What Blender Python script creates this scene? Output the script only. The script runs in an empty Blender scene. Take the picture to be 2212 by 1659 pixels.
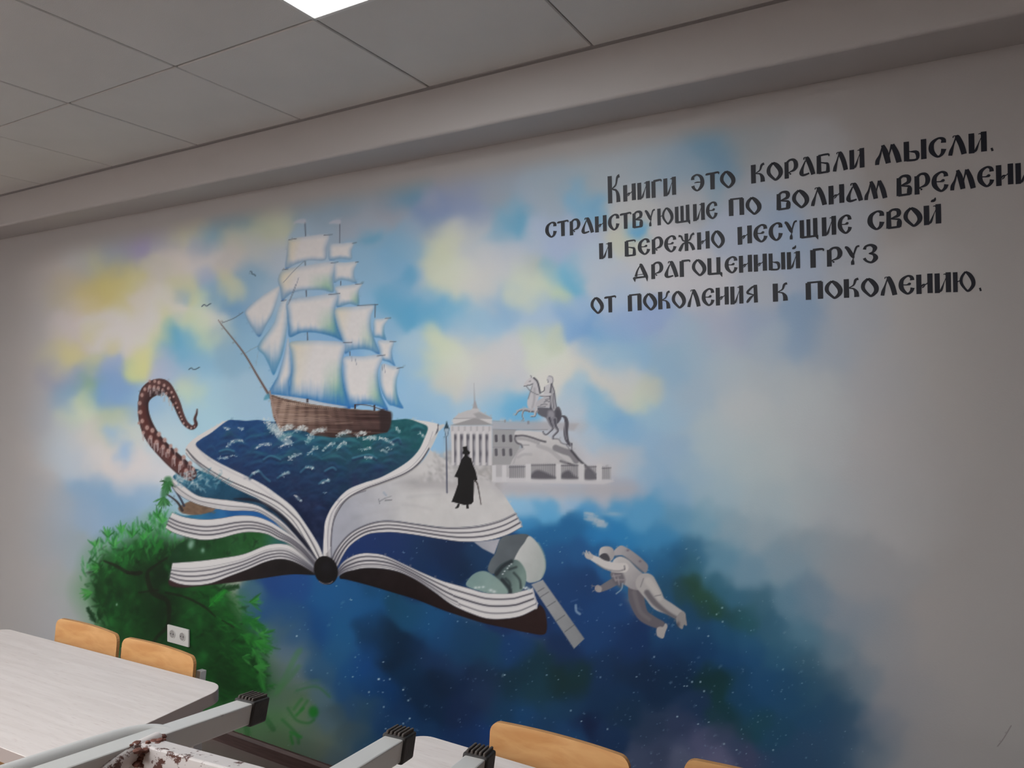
import bpy, bmesh, math, random
import numpy as np
from mathutils import Vector, Matrix

# ------------------------------------------------------------------ camera, light, exposure
SC = bpy.context.scene
COL = SC.collection
EYE = 1.65
YAW = math.radians(29.9)
F, CX, CY = 1571.0, 1106.0, 829.5
WALL_Y = 2.25
CEIL_Z = EYE + 1.03

cam_d = bpy.data.cameras.new('camera')
cam_d.sensor_width = 36.0
cam_d.lens = F / 2212.0 * 36.0
cam_d.clip_start = 0.02
cam = bpy.data.objects.new('camera', cam_d)
COL.objects.link(cam)
cam.location = (0, 0, EYE)
cam.rotation_euler = (math.pi / 2, 0, YAW)
SC.camera = cam

SC.view_settings.view_transform = 'Standard'
SC.view_settings.look = 'None'
SC.view_settings.gamma = 1.0
SC.view_settings.use_curve_mapping = False
SC.view_settings.exposure = 1.45
LAMP_POWER = 9.0       # emission of a ceiling panel
world = bpy.data.worlds.new('world')
SC.world = world
world.use_nodes = True
world.node_tree.nodes['Background'].inputs[0].default_value = (0.05, 0.055, 0.06, 1)
world.node_tree.nodes['Background'].inputs[1].default_value = 1.0

# ------------------------------------------------------------------ helpers
def srgb(r, g=None, b=None):
    if g is None:
        h = r.lstrip('#'); r, g, b = (int(h[i:i + 2], 16) for i in (0, 2, 4))
    f = lambda c: (c / 255) / 12.92 if c / 255 <= 0.04045 else ((c / 255 + 0.055) / 1.055) ** 2.4
    return (f(r), f(g), f(b), 1.0)

def new_mat(name):
    m = bpy.data.materials.new(name); m.use_nodes = True
    nt = m.node_tree
    return m, nt, nt.nodes['Principled BSDF']

def set_spec(b, v):
    b.inputs['Specular IOR Level'].default_value = v

def mat_plain(name, col, rough=0.5, metal=0.0, spec=0.5, bump=0.0, bscale=60.0, var=0.0, vscale=6.0):
    m, nt, b = new_mat(name)
    b.inputs['Roughness'].default_value = rough
    b.inputs['Metallic'].default_value = metal
    set_spec(b, spec)
    c = srgb(col)
    tc = nt.nodes.new('ShaderNodeTexCoord')
    if var > 0:
        n = nt.nodes.new('ShaderNodeTexNoise'); n.inputs['Scale'].default_value = vscale
        n.inputs['Detail'].default_value = 5
        nt.links.new(tc.outputs['Object'], n.inputs['Vector'])
        r = nt.nodes.new('ShaderNodeValToRGB')
        r.color_ramp.elements[0].position = 0.3; r.color_ramp.elements[1].position = 0.7
        r.color_ramp.elements[0].color = tuple(max(0, x * (1 - var)) for x in c[:3]) + (1,)
        r.color_ramp.elements[1].color = tuple(min(1, x * (1 + var)) for x in c[:3]) + (1,)
        nt.links.new(n.outputs['Fac'], r.inputs['Fac'])
        nt.links.new(r.outputs['Color'], b.inputs['Base Color'])
    else:
        b.inputs['Base Color'].default_value = c
    if bump > 0:
        n2 = nt.nodes.new('ShaderNodeTexNoise'); n2.inputs['Scale'].default_value = bscale
        nt.links.new(tc.outputs['Object'], n2.inputs['Vector'])
        bp = nt.nodes.new('ShaderNodeBump'); bp.inputs['Strength'].default_value = bump
        bp.inputs['Distance'].default_value = 0.002
        nt.links.new(n2.outputs['Fac'], bp.inputs['Height'])
        nt.links.new(bp.outputs['Normal'], b.inputs['Normal'])
    return m

def mat_wood(name, c1, c2, stretch=(1, 14, 14), scale=6.0, rough=0.4, streak=None):
    m, nt, b = new_mat(name)
    b.inputs['Roughness'].default_value = rough
    tc = nt.nodes.new('ShaderNodeTexCoord')
    mp = nt.nodes.new('ShaderNodeMapping'); mp.inputs['Scale'].default_value = stretch
    nt.links.new(tc.outputs['Object'], mp.inputs['Vector'])
    n = nt.nodes.new('ShaderNodeTexNoise'); n.inputs['Scale'].default_value = scale
    n.inputs['Detail'].default_value = 6; n.inputs['Distortion'].default_value = 0.6
    nt.links.new(mp.outputs['Vector'], n.inputs['Vector'])
    r = nt.nodes.new('ShaderNodeValToRGB')
    r.color_ramp.elements[0].position = 0.3; r.color_ramp.elements[1].position = 0.68
    r.color_ramp.elements[0].color = srgb(c1); r.color_ramp.elements[1].color = srgb(c2)
    nt.links.new(n.outputs['Fac'], r.inputs['Fac'])
    out = r.outputs['Color']
    if streak:
        n2 = nt.nodes.new('ShaderNodeTexNoise'); n2.inputs['Scale'].default_value = scale * 5
        n2.inputs['Detail'].default_value = 2
        nt.links.new(mp.outputs['Vector'], n2.inputs['Vector'])
        r2 = nt.nodes.new('ShaderNodeValToRGB')
        r2.color_ramp.elements[0].position = 0.6; r2.color_ramp.elements[1].position = 0.72
        mx = nt.nodes.new('ShaderNodeMixRGB'); mx.inputs['Color2'].default_value = srgb(streak)
        nt.links.new(n2.outputs['Fac'], r2.inputs['Fac'])
        ml = nt.nodes.new('ShaderNodeMath'); ml.operation = 'MULTIPLY'; ml.inputs[1].default_value = 0.6
        nt.links.new(r2.outputs['Color'], ml.inputs[0])
        nt.links.new(ml.outputs[0], mx.inputs['Fac']); nt.links.new(out, mx.inputs['Color1'])
        out = mx.outputs['Color']
    nt.links.new(out, b.inputs['Base Color'])
    bp = nt.nodes.new('ShaderNodeBump'); bp.inputs['Strength'].default_value = 0.08
    bp.inputs['Distance'].default_value = 0.001
    nt.links.new(n.outputs['Fac'], bp.inputs['Height']); nt.links.new(bp.outputs['Normal'], b.inputs['Normal'])
    return m

def mat_steel(name, col, rust, lo):
    # painted steel whose paint has chipped: rust shows where a noise passes lo
    m, nt, b = new_mat(name)
    b.inputs['Roughness'].default_value = 0.38
    tc = nt.nodes.new('ShaderNodeTexCoord')
    n = nt.nodes.new('ShaderNodeTexNoise'); n.inputs['Scale'].default_value = 42
    n.inputs['Detail'].default_value = 8; n.inputs['Roughness'].default_value = 0.7
    nt.links.new(tc.outputs['Object'], n.inputs['Vector'])
    r = nt.nodes.new('ShaderNodeValToRGB')
    r.color_ramp.elements[0].position = lo; r.color_ramp.elements[0].color = srgb(col)
    e = r.color_ramp.elements[1]; e.position = min(1, lo + 0.03); e.color = srgb(rust)
    nt.links.new(n.outputs['Fac'], r.inputs['Fac'])
    nt.links.new(r.outputs['Color'], b.inputs['Base Color'])
    bp = nt.nodes.new('ShaderNodeBump'); bp.inputs['Strength'].default_value = 0.25
    bp.inputs['Distance'].default_value = 0.001
    nt.links.new(r.outputs['Color'], bp.inputs['Height']); nt.links.new(bp.outputs['Normal'], b.inputs['Normal'])
    return m

class MB:
    """collects shapes and links them as one mesh object"""
    def __init__(self): self.bm = bmesh.new()
    def box(self, c, s, rot=None, bevel=0.0, seg=2):
        r = bmesh.ops.create_cube(self.bm, size=1.0)
        vs = r['verts']
        M = Matrix.Translation(Vector(c)) @ (rot.to_4x4() if rot else Matrix.Identity(4)) @ Matrix.Diagonal((s[0], s[1], s[2], 1))
        bmesh.ops.transform(self.bm, matrix=M, verts=vs)
        if bevel > 0:
            es = list({e for v in vs for e in v.link_edges})
            bmesh.ops.bevel(self.bm, geom=es, offset=bevel, segments=seg, profile=0.5, affect='EDGES')
        return self
    def bar(self, a, b, w, h, up=(0, 0, 1), bevel=0.0):
        a, b = Vector(a), Vector(b); z = (b - a).normalized(); up = Vector(up)
        x = up.cross(z).normalized(); y = z.cross(x)
        rot = Matrix((x, y, z)).transposed()
        return self.box((a + b) / 2, (w, h, (b - a).length), rot, bevel)
    def cyl(self, a, b, r, seg=16, r2=None):
        a, b = Vector(a), Vector(b); d = b - a
        q = d.to_track_quat('Z', 'Y').to_matrix().to_4x4()
        bmesh.ops.create_cone(self.bm, cap_ends=True, segments=seg, radius1=r, radius2=r if r2 is None else r2,
                              depth=d.length, matrix=Matrix.Translation((a + b) / 2) @ q)
        return self
    def tube(self, pts, r, seg=12, flat=1.0, up=(0, 0, 1)):
        pts = [Vector(p) for p in pts]; rings = []
        for i, p in enumerate(pts):
            t = (pts[min(i + 1, len(pts) - 1)] - pts[max(i - 1, 0)]).normalized()
            x = Vector(up).cross(t).normalized(); y = t.cross(x)
            rings.append([self.bm.verts.new(p + x * math.cos(2 * math.pi * k / seg) * r + y * math.sin(2 * math.pi * k / seg) * r * flat) for k in range(seg)])
        for i in range(len(rings) - 1):
            for k in range(seg):
                self.bm.faces.new((rings[i][k], rings[i][(k + 1) % seg], rings[i + 1][(k + 1) % seg], rings[i + 1][k]))
        self.bm.faces.new(list(reversed(rings[0]))); self.bm.faces.new(rings[-1])
        return self
    def slab(self, outline, z0, z1, edge=0.0):
        # flat plate with a given outline and eased edges
        def ring(off, z):
            c = Vector((sum(p[0] for p in outline) / len(outline), sum(p[1] for p in outline) / len(outline)))
            res = []
            n = len(outline)
            for i, p in enumerate(outline):
                a, b = Vector(outline[i - 1]), Vector(outline[(i + 1) % n])
                t = (b - a).normalized(); nrm = Vector((t.y, -t.x))
                q = Vector(p) - nrm * off
                res.append(self.bm.verts.new((q.x, q.y, z)))
            return res
        rs = [ring(edge, z0), ring(0, z0 + edge), ring(0, z1 - edge), ring(edge, z1)] if edge > 0 else [ring(0, z0), ring(0, z1)]
        n = len(outline)
        for i in range(len(rs) - 1):
            for k in range(n):
                self.bm.faces.new((rs[i][k], rs[i][(k + 1) % n], rs[i + 1][(k + 1) % n], rs[i + 1][k]))
        self.bm.faces.new(list(reversed(rs[0]))); self.bm.faces.new(rs[-1])
        return self
    def build(self, name, mat, parent=None, loc=(0, 0, 0), rot=None, smooth=False):
        bmesh.ops.recalc_face_normals(self.bm, faces=self.bm.faces[:])
        me = bpy.data.meshes.new(name)
        self.bm.to_mesh(me); self.bm.free()
        if smooth:
            for p in me.polygons: p.use_smooth = True
            if hasattr(me, 'set_sharp_from_angle'): me.set_sharp_from_angle(angle=math.radians(40))
        me.materials.append(mat)
        o = bpy.data.objects.new(name, me); COL.objects.link(o)
        o.location = loc
        if rot: o.rotation_euler = rot
        if parent: o.parent = parent
        return o

def empty(name, loc=(0, 0, 0), rz=0.0):
    o = bpy.data.objects.new(name, None); COL.objects.link(o)
    o.empty_display_size = 0.1
    o.location = loc; o.rotation_euler = (0, 0, rz)
    return o

def tag(o, label=None, cat=None, group=None, kind=None):
    if label: o['label'] = label
    if cat: o['category'] = cat
    if group: o['group'] = group
    if kind: o['kind'] = kind
    return o

def copy_tree(o, parent=None):
    c = o.copy(); COL.objects.link(c); c.parent = parent
    for ch in list(o.children): copy_tree(ch, c)
    return c

def rrect(w, d, r, n=8, cx=0, cy=0):
    pts = []
    for (sx, sy, a0) in ((1, -1, -90), (1, 1, 0), (-1, 1, 90), (-1, -1, 180)):
        for k in range(n + 1):
            a = math.radians(a0 + 90 * k / n)
            pts.append((cx + sx * (w / 2 - r) + r * math.cos(a), cy + sy * (d / 2 - r) + r * math.sin(a)))
    return pts

R_ = Vector((math.cos(YAW), math.sin(YAW), 0)); FW_ = Vector((-math.sin(YAW), math.cos(YAW), 0))
def ray(u, v):
    return R_ * ((u - CX) / F) + FW_ + Vector((0, 0, (CY - v) / F))
def cam_pt(X, Y, Z):
    """camera-relative metres (right, forward, up) -> world"""
    return R_ * X + FW_ * Y + Vector((0, 0, EYE + Z))

# ------------------------------------------------------------------ materials
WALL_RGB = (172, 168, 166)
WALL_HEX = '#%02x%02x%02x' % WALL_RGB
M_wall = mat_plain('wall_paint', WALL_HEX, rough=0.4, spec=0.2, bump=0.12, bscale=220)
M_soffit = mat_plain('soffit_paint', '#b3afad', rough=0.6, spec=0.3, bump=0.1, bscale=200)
M_wall_warm = mat_plain('beige_wall_paint', '#cbc0bb', rough=0.7, bump=0.1, bscale=200)
M_tile = mat_plain('ceiling_tile', '#cfccc8', rough=0.9, spec=0.2, bump=0.25, bscale=350, var=0.03, vscale=3)
M_grid = mat_plain('ceiling_grid', '#8d8988', rough=0.6)
M_slab = mat_plain('ceiling_void', '#6c6866', rough=0.9)
M_floor = mat_plain('floor_vinyl', '#80736f', rough=0.45, var=0.1, vscale=9)
M_base = mat_wood('dark_baseboard', '#43312f', '#5a4441', rough=0.5)
M_top = mat_wood('pale_wood_laminate', '#d0c5c0', '#dcd2ce', stretch=(0.9, 12, 12), scale=4.0, rough=0.38, streak='#bfaeaa')
M_edge = mat_plain('table_edge_band', '#a99b95', rough=0.45, var=0.04)
M_ply = mat_wood('beech_plywood', '#c88f58', '#dba972', stretch=(3, 3, 12), scale=3.0, rough=0.36)
M_ply_edge = mat_wood('beech_plywood_edge', '#a9743f', '#c1905c', stretch=(2, 2, 40), scale=6.0, rough=0.5)
M_steel = mat_steel('grey_painted_steel', '#c6c3c0', '#6d4a40', 0.665)
M_rail = mat_steel('rusty_painted_steel', '#cfc6c3', '#5a382f', 0.55)
M_weld = mat_plain('rust_weld', '#6a3f33', rough=0.8, bump=0.6, bscale=200, var=0.35, vscale=60)
M_rubber = mat_plain('black_rubber', '#2a2523', rough=0.65, bump=0.3, bscale=180, var=0.3, vscale=40)
M_rubber_worn = mat_plain('worn_rubber', '#4b423d', rough=0.75, bump=0.5, bscale=200, var=0.35, vscale=60)
M_plastic = mat_plain('white_plastic', '#cfccc8', rough=0.35)
M_hole = mat_plain('dark_recess', '#3b3634', rough=0.6)
M_lampframe = mat_plain('lamp_frame', '#d6d4d0', rough=0.4)
def mat_emit(name, col, s):
    m, nt, b = new_mat(name)
    b.inputs['Base Color'].default_value = (0.8, 0.8, 0.8, 1)
    b.inputs['Emission Color'].default_value = col
    b.inputs['Emission Strength'].default_value = s
    return m
M_fill = mat_emit('fill_diffuser', (0.94, 0.985, 1.0, 1), LAMP_POWER)  # for the added fill panels behind the viewer
M_lamp_dim = mat_emit('lamp_diffuser_dim', (0.94, 0.985, 1.0, 1), LAMP_POWER * 0.32)  # panel in view, turned down to soften the hot spot on the wall

# ------------------------------------------------------------------ room
X0, X1, Y0 = -5.7, 2.6, -4.6
def struct(o): o['kind'] = 'structure'; return o
struct(MB().box(((X0 + X1) / 2, (Y0 + WALL_Y) / 2, -0.05), (X1 - X0 + 0.4, WALL_Y - Y0 + 0.4, 0.1)).build('floor', M_floor))
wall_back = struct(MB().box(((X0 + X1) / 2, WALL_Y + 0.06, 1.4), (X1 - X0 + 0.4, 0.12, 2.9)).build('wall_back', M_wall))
struct(MB().box((X0 - 0.06, (Y0 + WALL_Y) / 2, 1.4), (0.12, WALL_Y - Y0, 2.9)).build('wall_left', M_wall_warm))
struct(MB().box((X1 + 0.06, (Y0 + WALL_Y) / 2, 1.4), (0.12, WALL_Y - Y0, 2.9)).build('wall_right', mat_plain('brown_wall_paint', '#5d4640', rough=0.7)))
struct(MB().box(((X0 + X1) / 2, Y0 - 0.06, 1.4), (X1 - X0 + 0.4, 0.12, 2.9)).build('wall_front', M_wall_warm))
# skirting with a chamfered top
bb = MB()
sec = [(0, 0), (-0.016, 0), (-0.016, 0.05), (-0.008, 0.062), (0, 0.064)]
r0 = [bb.bm.verts.new((X0, WALL_Y + y, z)) for y, z in sec]; r1 = [bb.bm.verts.new((X1, WALL_Y + y, z)) for y, z in sec]
for k in range(5): bb.bm.faces.new((r0[k], r0[(k + 1) % 5], r1[(k + 1) % 5], r1[k]))
bb.bm.faces.new(r0); bb.bm.faces.new(list(reversed(r1)))
struct(bb.build('baseboard_back', M_base))

# boxed soffit along the wall top, its lower edge rounded
SOF_Y, SOF_Z = 2.06, EYE + 0.865
sb = MB()
sec = [(WALL_Y, CEIL_Z + 0.1), (SOF_Y, CEIL_Z + 0.1), (SOF_Y, SOF_Z + 0.012)]
for k in range(1, 7):
    a = math.radians(90 * k / 6)
    sec.append((SOF_Y + 0.012 - 0.012 * math.cos(a), SOF_Z + 0.012 - 0.012 * math.sin(a)))
sec.append((WALL_Y, SOF_Z))
r0 = [sb.bm.verts.new((X0, y, z)) for y, z in sec]; r1 = [sb.bm.verts.new((X1, y, z)) for y, z in sec]
n = len(sec)
for k in range(n): sb.bm.faces.new((r0[k], r0[(k + 1) % n], r1[(k + 1) % n], r1[k]))
sb.bm.faces.new(r0); sb.bm.faces.new(list(reversed(r1)))
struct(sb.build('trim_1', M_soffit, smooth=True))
struct(MB().box(((X0 + X1) / 2, SOF_Y - 0.009, CEIL_Z + 0.001), (X1 - X0, 0.018, 0.006)).build('trim_2', M_grid))

# ceiling: slab above, a T grid and one lay-in tile per cell
ceil = struct(MB().box(((X0 + X1) / 2, (Y0 + WALL_Y) / 2, CEIL_Z + 0.17), (X1 - X0 + 0.4, WALL_Y - Y0 + 0.4, 0.1)).build('ceiling', M_slab))
SX, SY = 0.617, 0.60
GX, GY = -1.51, 1.505
lamps = [(0, -1)] + [(i, j) for j in (-4, -7, -10) for i in (-7, -4, -2, 0)]  # first panel is in view; the others are unseen, added for fill light
xs = []
i = 0
nx0 = math.floor((X0 - GX) / SX); nx1 = math.ceil((X1 - GX) / SX)
ny0 = math.floor((Y0 - GY) / SY)
tiles = {}
for i in range(nx0, nx1):
    for j in range(ny0, 1):
        xa, xb = max(GX + i * SX, X0), min(GX + (i + 1) * SX, X1)
        ya, yb = max(GY + j * SY, Y0), min(GY + (j + 1) * SY, SOF_Y - 0.004)
        if xb - xa < 0.03 or yb - ya < 0.03 or (i, j) in lamps: continue
        key = (round(xb - xa, 3), round(yb - ya, 3))
        if key not in tiles:
            o = MB().box((0, 0, 0.009), (key[0] - 0.006, key[1] - 0.006, 0.018), bevel=0.003, seg=1).build('ceiling_tile', M_tile, ceil)
            tiles[key] = o
        else:
            o = tiles[key].copy(); COL.objects.link(o)
        # lay-in tiles never sit quite level
        rnd = random.Random(i * 31 + j * 7)
        o.location = ((xa + xb) / 2, (ya + yb) / 2, CEIL_Z + rnd.uniform(0, 0.0015))
        o.rotation_euler = (rnd.uniform(-.0015, .0015), rnd.uniform(-.0015, .0015), 0)
gb = MB()
for i in range(nx0, nx1 + 1):
    x = GX + i * SX
    if X0 < x < X1: gb.box((x, (Y0 + SOF_Y) / 2, CEIL_Z + 0.024), (0.024, SOF_Y - Y0, 0.012))
for j in range(ny0, 1):
    y = GY + j * SY
    if y > Y0: gb.box(((X0 + X1) / 2, y, CEIL_Z + 0.0245), (X1 - X0, 0.024, 0.011))
gb.build('ceiling_grid', M_grid, ceil)

LAMP_LABELS = ['square glowing white ceiling panel above the mural, one corner in view']
proto = bright = None
for k, (i, j) in enumerate(lamps):
    cx, cy = GX + (i + 0.5) * SX, GY + (j + 0.5) * SY
    if proto is None:
        proto = empty('ceiling_lamp', (cx, cy, CEIL_Z))
        fr = MB(); W, H, e = SX - 0.008, SY - 0.008, 0.012
        for sx in (-1, 1):
            fr.box((sx * (W / 2 - e / 2), 0, 0.004), (e, H, 0.022), bevel=0.002)
            fr.box((0, sx * (H / 2 - e / 2), 0.004), (W, e, 0.022), bevel=0.002)
        fr.build('frame', M_lampframe, proto)
        MB().box((0, 0, 0.003), (W - 2 * e, H - 2 * e, 0.004)).build('diffuser', M_lamp_dim, proto)
        MB().box((0, 0, 0.02), (W, H, 0.012)).build('housing', M_grid, proto)
        tag(proto, LAMP_LABELS[0], 'lamp', 'square ceiling panel lamps')
    else:
        o = copy_tree(proto); o.location = (cx, cy, CEIL_Z)
        if bright is None:
            bright = [c for c in proto.children if c.name.startswith('diffuser')][0].data.copy(); bright.materials[0] = M_fill
        for c in o.children:
            if c.name.startswith('diffuser'): c.data = bright
        o['label'] = 'added fill panel in the ceiling behind the viewer, %s along the %s row from mural' % (['first', 'second', 'third', 'fourth'][(k - 1) % 4], ['second', 'third', 'fourth'][(k - 1) // 4])
# ------------------------------------------------------------------ the mural: an artist's canvas in numpy, laid on the wall as coloured mesh
# Canvas cells follow the wall plane; CW x CH cells, x offset OX.
OX, CW, CH = 40, 2470, 1920
CAN = np.zeros((CH, CW, 3), np.float32)
IDS = np.zeros((CH, CW), np.int16)       # which painted part owns a cell
PARTS = ['painted_sky']                  # id -> name
PARENT = {}                              # id -> id of the part it is a sub-part of
rng = np.random.RandomState(11)

def part(name, parent=None):
    PARTS.append(name); i = len(PARTS) - 1
    if parent is not None: PARENT[i] = parent
    return i
def C(h):
    h = h.lstrip('#'); return np.array([int(h[i:i + 2], 16) for i in (0, 2, 4)], np.float32)

def value_noise(h, w, cell, seed, oct_=3):
    r = np.random.RandomState(seed); out = np.zeros((h, w), np.float32); amp = 1.0; tot = 0
    for o in range(oct_):
        c = max(2.0, cell / 2 ** o)
        gh, gw = int(h / c) + 3, int(w / c) + 3
        g = r.rand(gh, gw).astype(np.float32)
        y = np.arange(h) / c; x = np.arange(w) / c
        yi = y.astype(int); xi = x.astype(int)
        fy = y - yi; fx = x - xi
        fy = (fy * fy * (3 - 2 * fy))[:, None]; fx = (fx * fx * (3 - 2 * fx))[None, :]
        a = g[yi][:, xi]; b = g[yi][:, xi + 1]; c2 = g[yi + 1][:, xi]; d = g[yi + 1][:, xi + 1]
        out += amp * ((a * (1 - fx) + b * fx) * (1 - fy) + (c2 * (1 - fx) + d * fx) * fy)
        tot += amp; amp *= 0.5
    return out / tot
NZ = value_noise(CH, CW, 26, 3, 4)
NZF = value_noise(CH, CW, 7, 4, 2)
def stretch(nz, n, axis):
    # smooth upsampling along one axis only: brush-like streaks
    m = nz.shape[axis]; x = np.linspace(0, m - 1.001, n); i = x.astype(int); f = (x - i).astype(np.float32)
    f = f[None, :] if axis else f[:, None]
    return np.take(nz, i, axis) * (1 - f) + np.take(nz, i + 1, axis) * f
NZH = stretch(value_noise(CH, CW // 22 + 2, 3.2, 19, 2), CW, 1)
NZV = stretch(value_noise(CH // 14 + 2, CW, 4.5, 9, 2), CH, 0)

def curve(pts, closed=True, n=7):
    P = [np.array(p, float) for p in pts]; N = len(P); out = []
    rg = range(N) if closed else range(N - 1)
    for i in rg:
        if closed: p0, p1, p2, p3 = P[i - 1], P[i], P[(i + 1) % N], P[(i + 2) % N]
        else: p0, p1, p2, p3 = P[max(i - 1, 0)], P[i], P[i + 1], P[min(i + 2, N - 1)]
        for k in range(n):
            t = k / n
            out.append(0.5 * ((2 * p1) + (p2 - p0) * t + (2 * p0 - 5 * p1 + 4 * p2 - p3) * t * t + (3 * p1 - p0 - 3 * p2 + p3) * t ** 3))
    if not closed: out.append(P[-1])
    return np.array(out)
def Zo(ox, oy, pts, k=4.0):
    return [tuple([ox + p[0] / k, oy + p[1] / k] + list(p[2:])) for p in pts]

def window(x0, y0, x1, y1):
    return max(0, int(math.floor(x0 + OX))), max(0, int(math.floor(y0))), min(CW, int(math.ceil(x1 + OX)) + 1), min(CH, int(math.ceil(y1)) + 1)

def poly_field(pts, margin):
    """signed distance (positive inside), clamped to margin, and its window"""
    P = np.asarray(pts, float)[:, :2]
    m = margin + 1
    a0, b0, a1, b1 = window(P[:, 0].min() - m, P[:, 1].min() - m, P[:, 0].max() + m, P[:, 1].max() + m)
    if a1 <= a0 or b1 <= b0: return None
    X = (np.arange(a0, a1) - OX).astype(np.float32); Y = np.arange(b0, b1).astype(np.float32)
    inside = np.zeros((len(Y), len(X)), bool)
    dist = np.full((len(Y), len(X)), margin * margin, np.float32)
    N = len(P)
    for i in range(N):
        xa, ya = P[i]; xb, yb = P[(i + 1) % N]
        if ya != yb:
            j0 = np.searchsorted(Y, min(ya, yb)); j1 = np.searchsorted(Y, max(ya, yb))
            if j1 > j0:
                ys = Y[j0:j1]; xc = xa + (ys - ya) * (xb - xa) / (yb - ya)
                inside[j0:j1] ^= (X[None, :] > xc[:, None])
        i0 = np.searchsorted(X, min(xa, xb) - margin); i1 = np.searchsorted(X, max(xa, xb) + margin)
        k0 = np.searchsorted(Y, min(ya, yb) - margin); k1 = np.searchsorted(Y, max(ya, yb) + margin)
        if i1 <= i0 or k1 <= k0: continue
        dx, dy = xb - xa, yb - ya; L = dx * dx + dy * dy + 1e-9
        xx = X[None, i0:i1] - xa; yy = Y[k0:k1, None] - ya
        t = np.clip((xx * dx + yy * dy) / L, 0, 1)
        d = (xx - t * dx) ** 2 + (yy - t * dy) ** 2
        np.minimum(dist[k0:k1, i0:i1], d, out=dist[k0:k1, i0:i1])
    d = np.sqrt(dist)
    return np.where(inside, d, -d), (a0, b0, a1, b1)

def apply(mask, win, col, pid=None, thr=0.5):
    a0, b0, a1, b1 = win
    sub = CAN[b0:b1, a0:a1]
    if not isinstance(col, np.ndarray): col = C(col)
    sub += (col - sub) * mask[..., None]
    if pid is not None: IDS[b0:b1, a0:a1][mask > thr] = pid

def fill(pts, col, a=1.0, soft=1.2, pid=None, smooth=True, noise=0.0):
    if smooth: pts = curve(pts)
    r = poly_field(pts, max(soft, 1.5))
    if r is None: return
    sd, win = r
    m = np.clip(0.5 + sd / (2 * soft), 0, 1)
    if noise: m = m * np.clip(1 - noise + 2 * noise * NZ[win[1]:win[3], win[0]:win[2]], 0, 1)
    apply(m * a, win, col, pid)

def grad_fill(pts, fn, soft=1.2, pid=None, margin=14, smooth=True, a=1.0):
    """fn(X, Y, depth, u, v) -> colours; u, v run 0..1 over the bounding box"""
    if smooth: pts = curve(pts)
    P = np.asarray(pts)[:, :2]
    r = poly_field(pts, margin)
    if r is None: return
    sd, win = r
    a0, b0, a1, b1 = win
    X, Y = np.meshgrid(np.arange(a0, a1) - OX, np.arange(b0, b1))
    u = (X - P[:, 0].min()) / np.ptp(P[:, 0]); v = (Y - P[:, 1].min()) / np.ptp(P[:, 1])
    col = fn(X, Y, np.clip(sd, 0, margin), u, v, (slice(b0, b1), slice(a0, a1))).astype(np.float32)
    m = np.clip(0.5 + sd / (2 * soft), 0, 1) * a
    apply(m, win, col, pid)
def mix(c1, c2, t):
    t = np.clip(t, 0, 1)[..., None] if isinstance(t, np.ndarray) else t
    return c1 + (c2 - c1) * t

def stroke(pts, w, col, a=1.0, soft=0.9, pid=None, smooth=True, w2=None, noise=0.0):
    """line of width w (or w..w2, or third coordinate)"""
    P = np.asarray(pts, float)
    if smooth and len(P) > 2: P = curve(P, closed=False, n=5)
    n = len(P)
    if P.shape[1] > 2: W = P[:, 2]
    else: W = np.linspace(w, w if w2 is None else w2, n)
    m = W.max() / 2 + soft + 1
    a0, b0, a1, b1 = window(P[:, 0].min() - m, P[:, 1].min() - m, P[:, 0].max() + m, P[:, 1].max() + m)
    if a1 <= a0 or b1 <= b0: return
    X = (np.arange(a0, a1) - OX).astype(np.float32); Y = np.arange(b0, b1).astype(np.float32)
    M = np.zeros((len(Y), len(X)), np.float32)
    for i in range(n - 1):
        xa, ya = P[i, :2]; xb, yb = P[i + 1, :2]; mm = max(W[i], W[i + 1]) / 2 + soft + 1
        i0 = np.searchsorted(X, min(xa, xb) - mm); i1 = np.searchsorted(X, max(xa, xb) + mm)
        k0 = np.searchsorted(Y, min(ya, yb) - mm); k1 = np.searchsorted(Y, max(ya, yb) + mm)
        if i1 <= i0 or k1 <= k0: continue
        dx, dy = xb - xa, yb - ya; L = dx * dx + dy * dy + 1e-9
        xx = X[None, i0:i1] - xa; yy = Y[k0:k1, None] - ya
        t = np.clip((xx * dx + yy * dy) / L, 0, 1)
        d = np.sqrt((xx - t * dx) ** 2 + (yy - t * dy) ** 2)
        c = np.clip(0.5 + ((W[i] + (W[i + 1] - W[i]) * t) / 2 - d) / (2 * soft), 0, 1)
        np.maximum(M[k0:k1, i0:i1], c, out=M[k0:k1, i0:i1])
    if noise: M = M * np.clip(1 - noise + 2 * noise * NZF[b0:b1, a0:a1], 0, 1)
    apply(M * a, (a0, b0, a1, b1), col, pid)

def blob(x, y, rx, ry, col, a=1.0, rot=0.0, pid=None, thr=0.5, p=2.0):
    R = max(rx, ry) * 2.2
    a0, b0, a1, b1 = window(x - R, y - R, x + R, y + R)
    if a1 <= a0 or b1 <= b0: return
    X, Y = np.meshgrid((np.arange(a0, a1) - OX - x).astype(np.float32), (np.arange(b0, b1) - y).astype(np.float32))
    c, s = math.cos(math.radians(rot)), math.sin(math.radians(rot))
    q = ((X * c + Y * s) / rx) ** 2 + ((-X * s + Y * c) / ry) ** 2
    m = np.exp(-q ** (p / 2) * 0.9)
    apply(m * a, (a0, b0, a1, b1), col, pid, thr)

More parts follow.
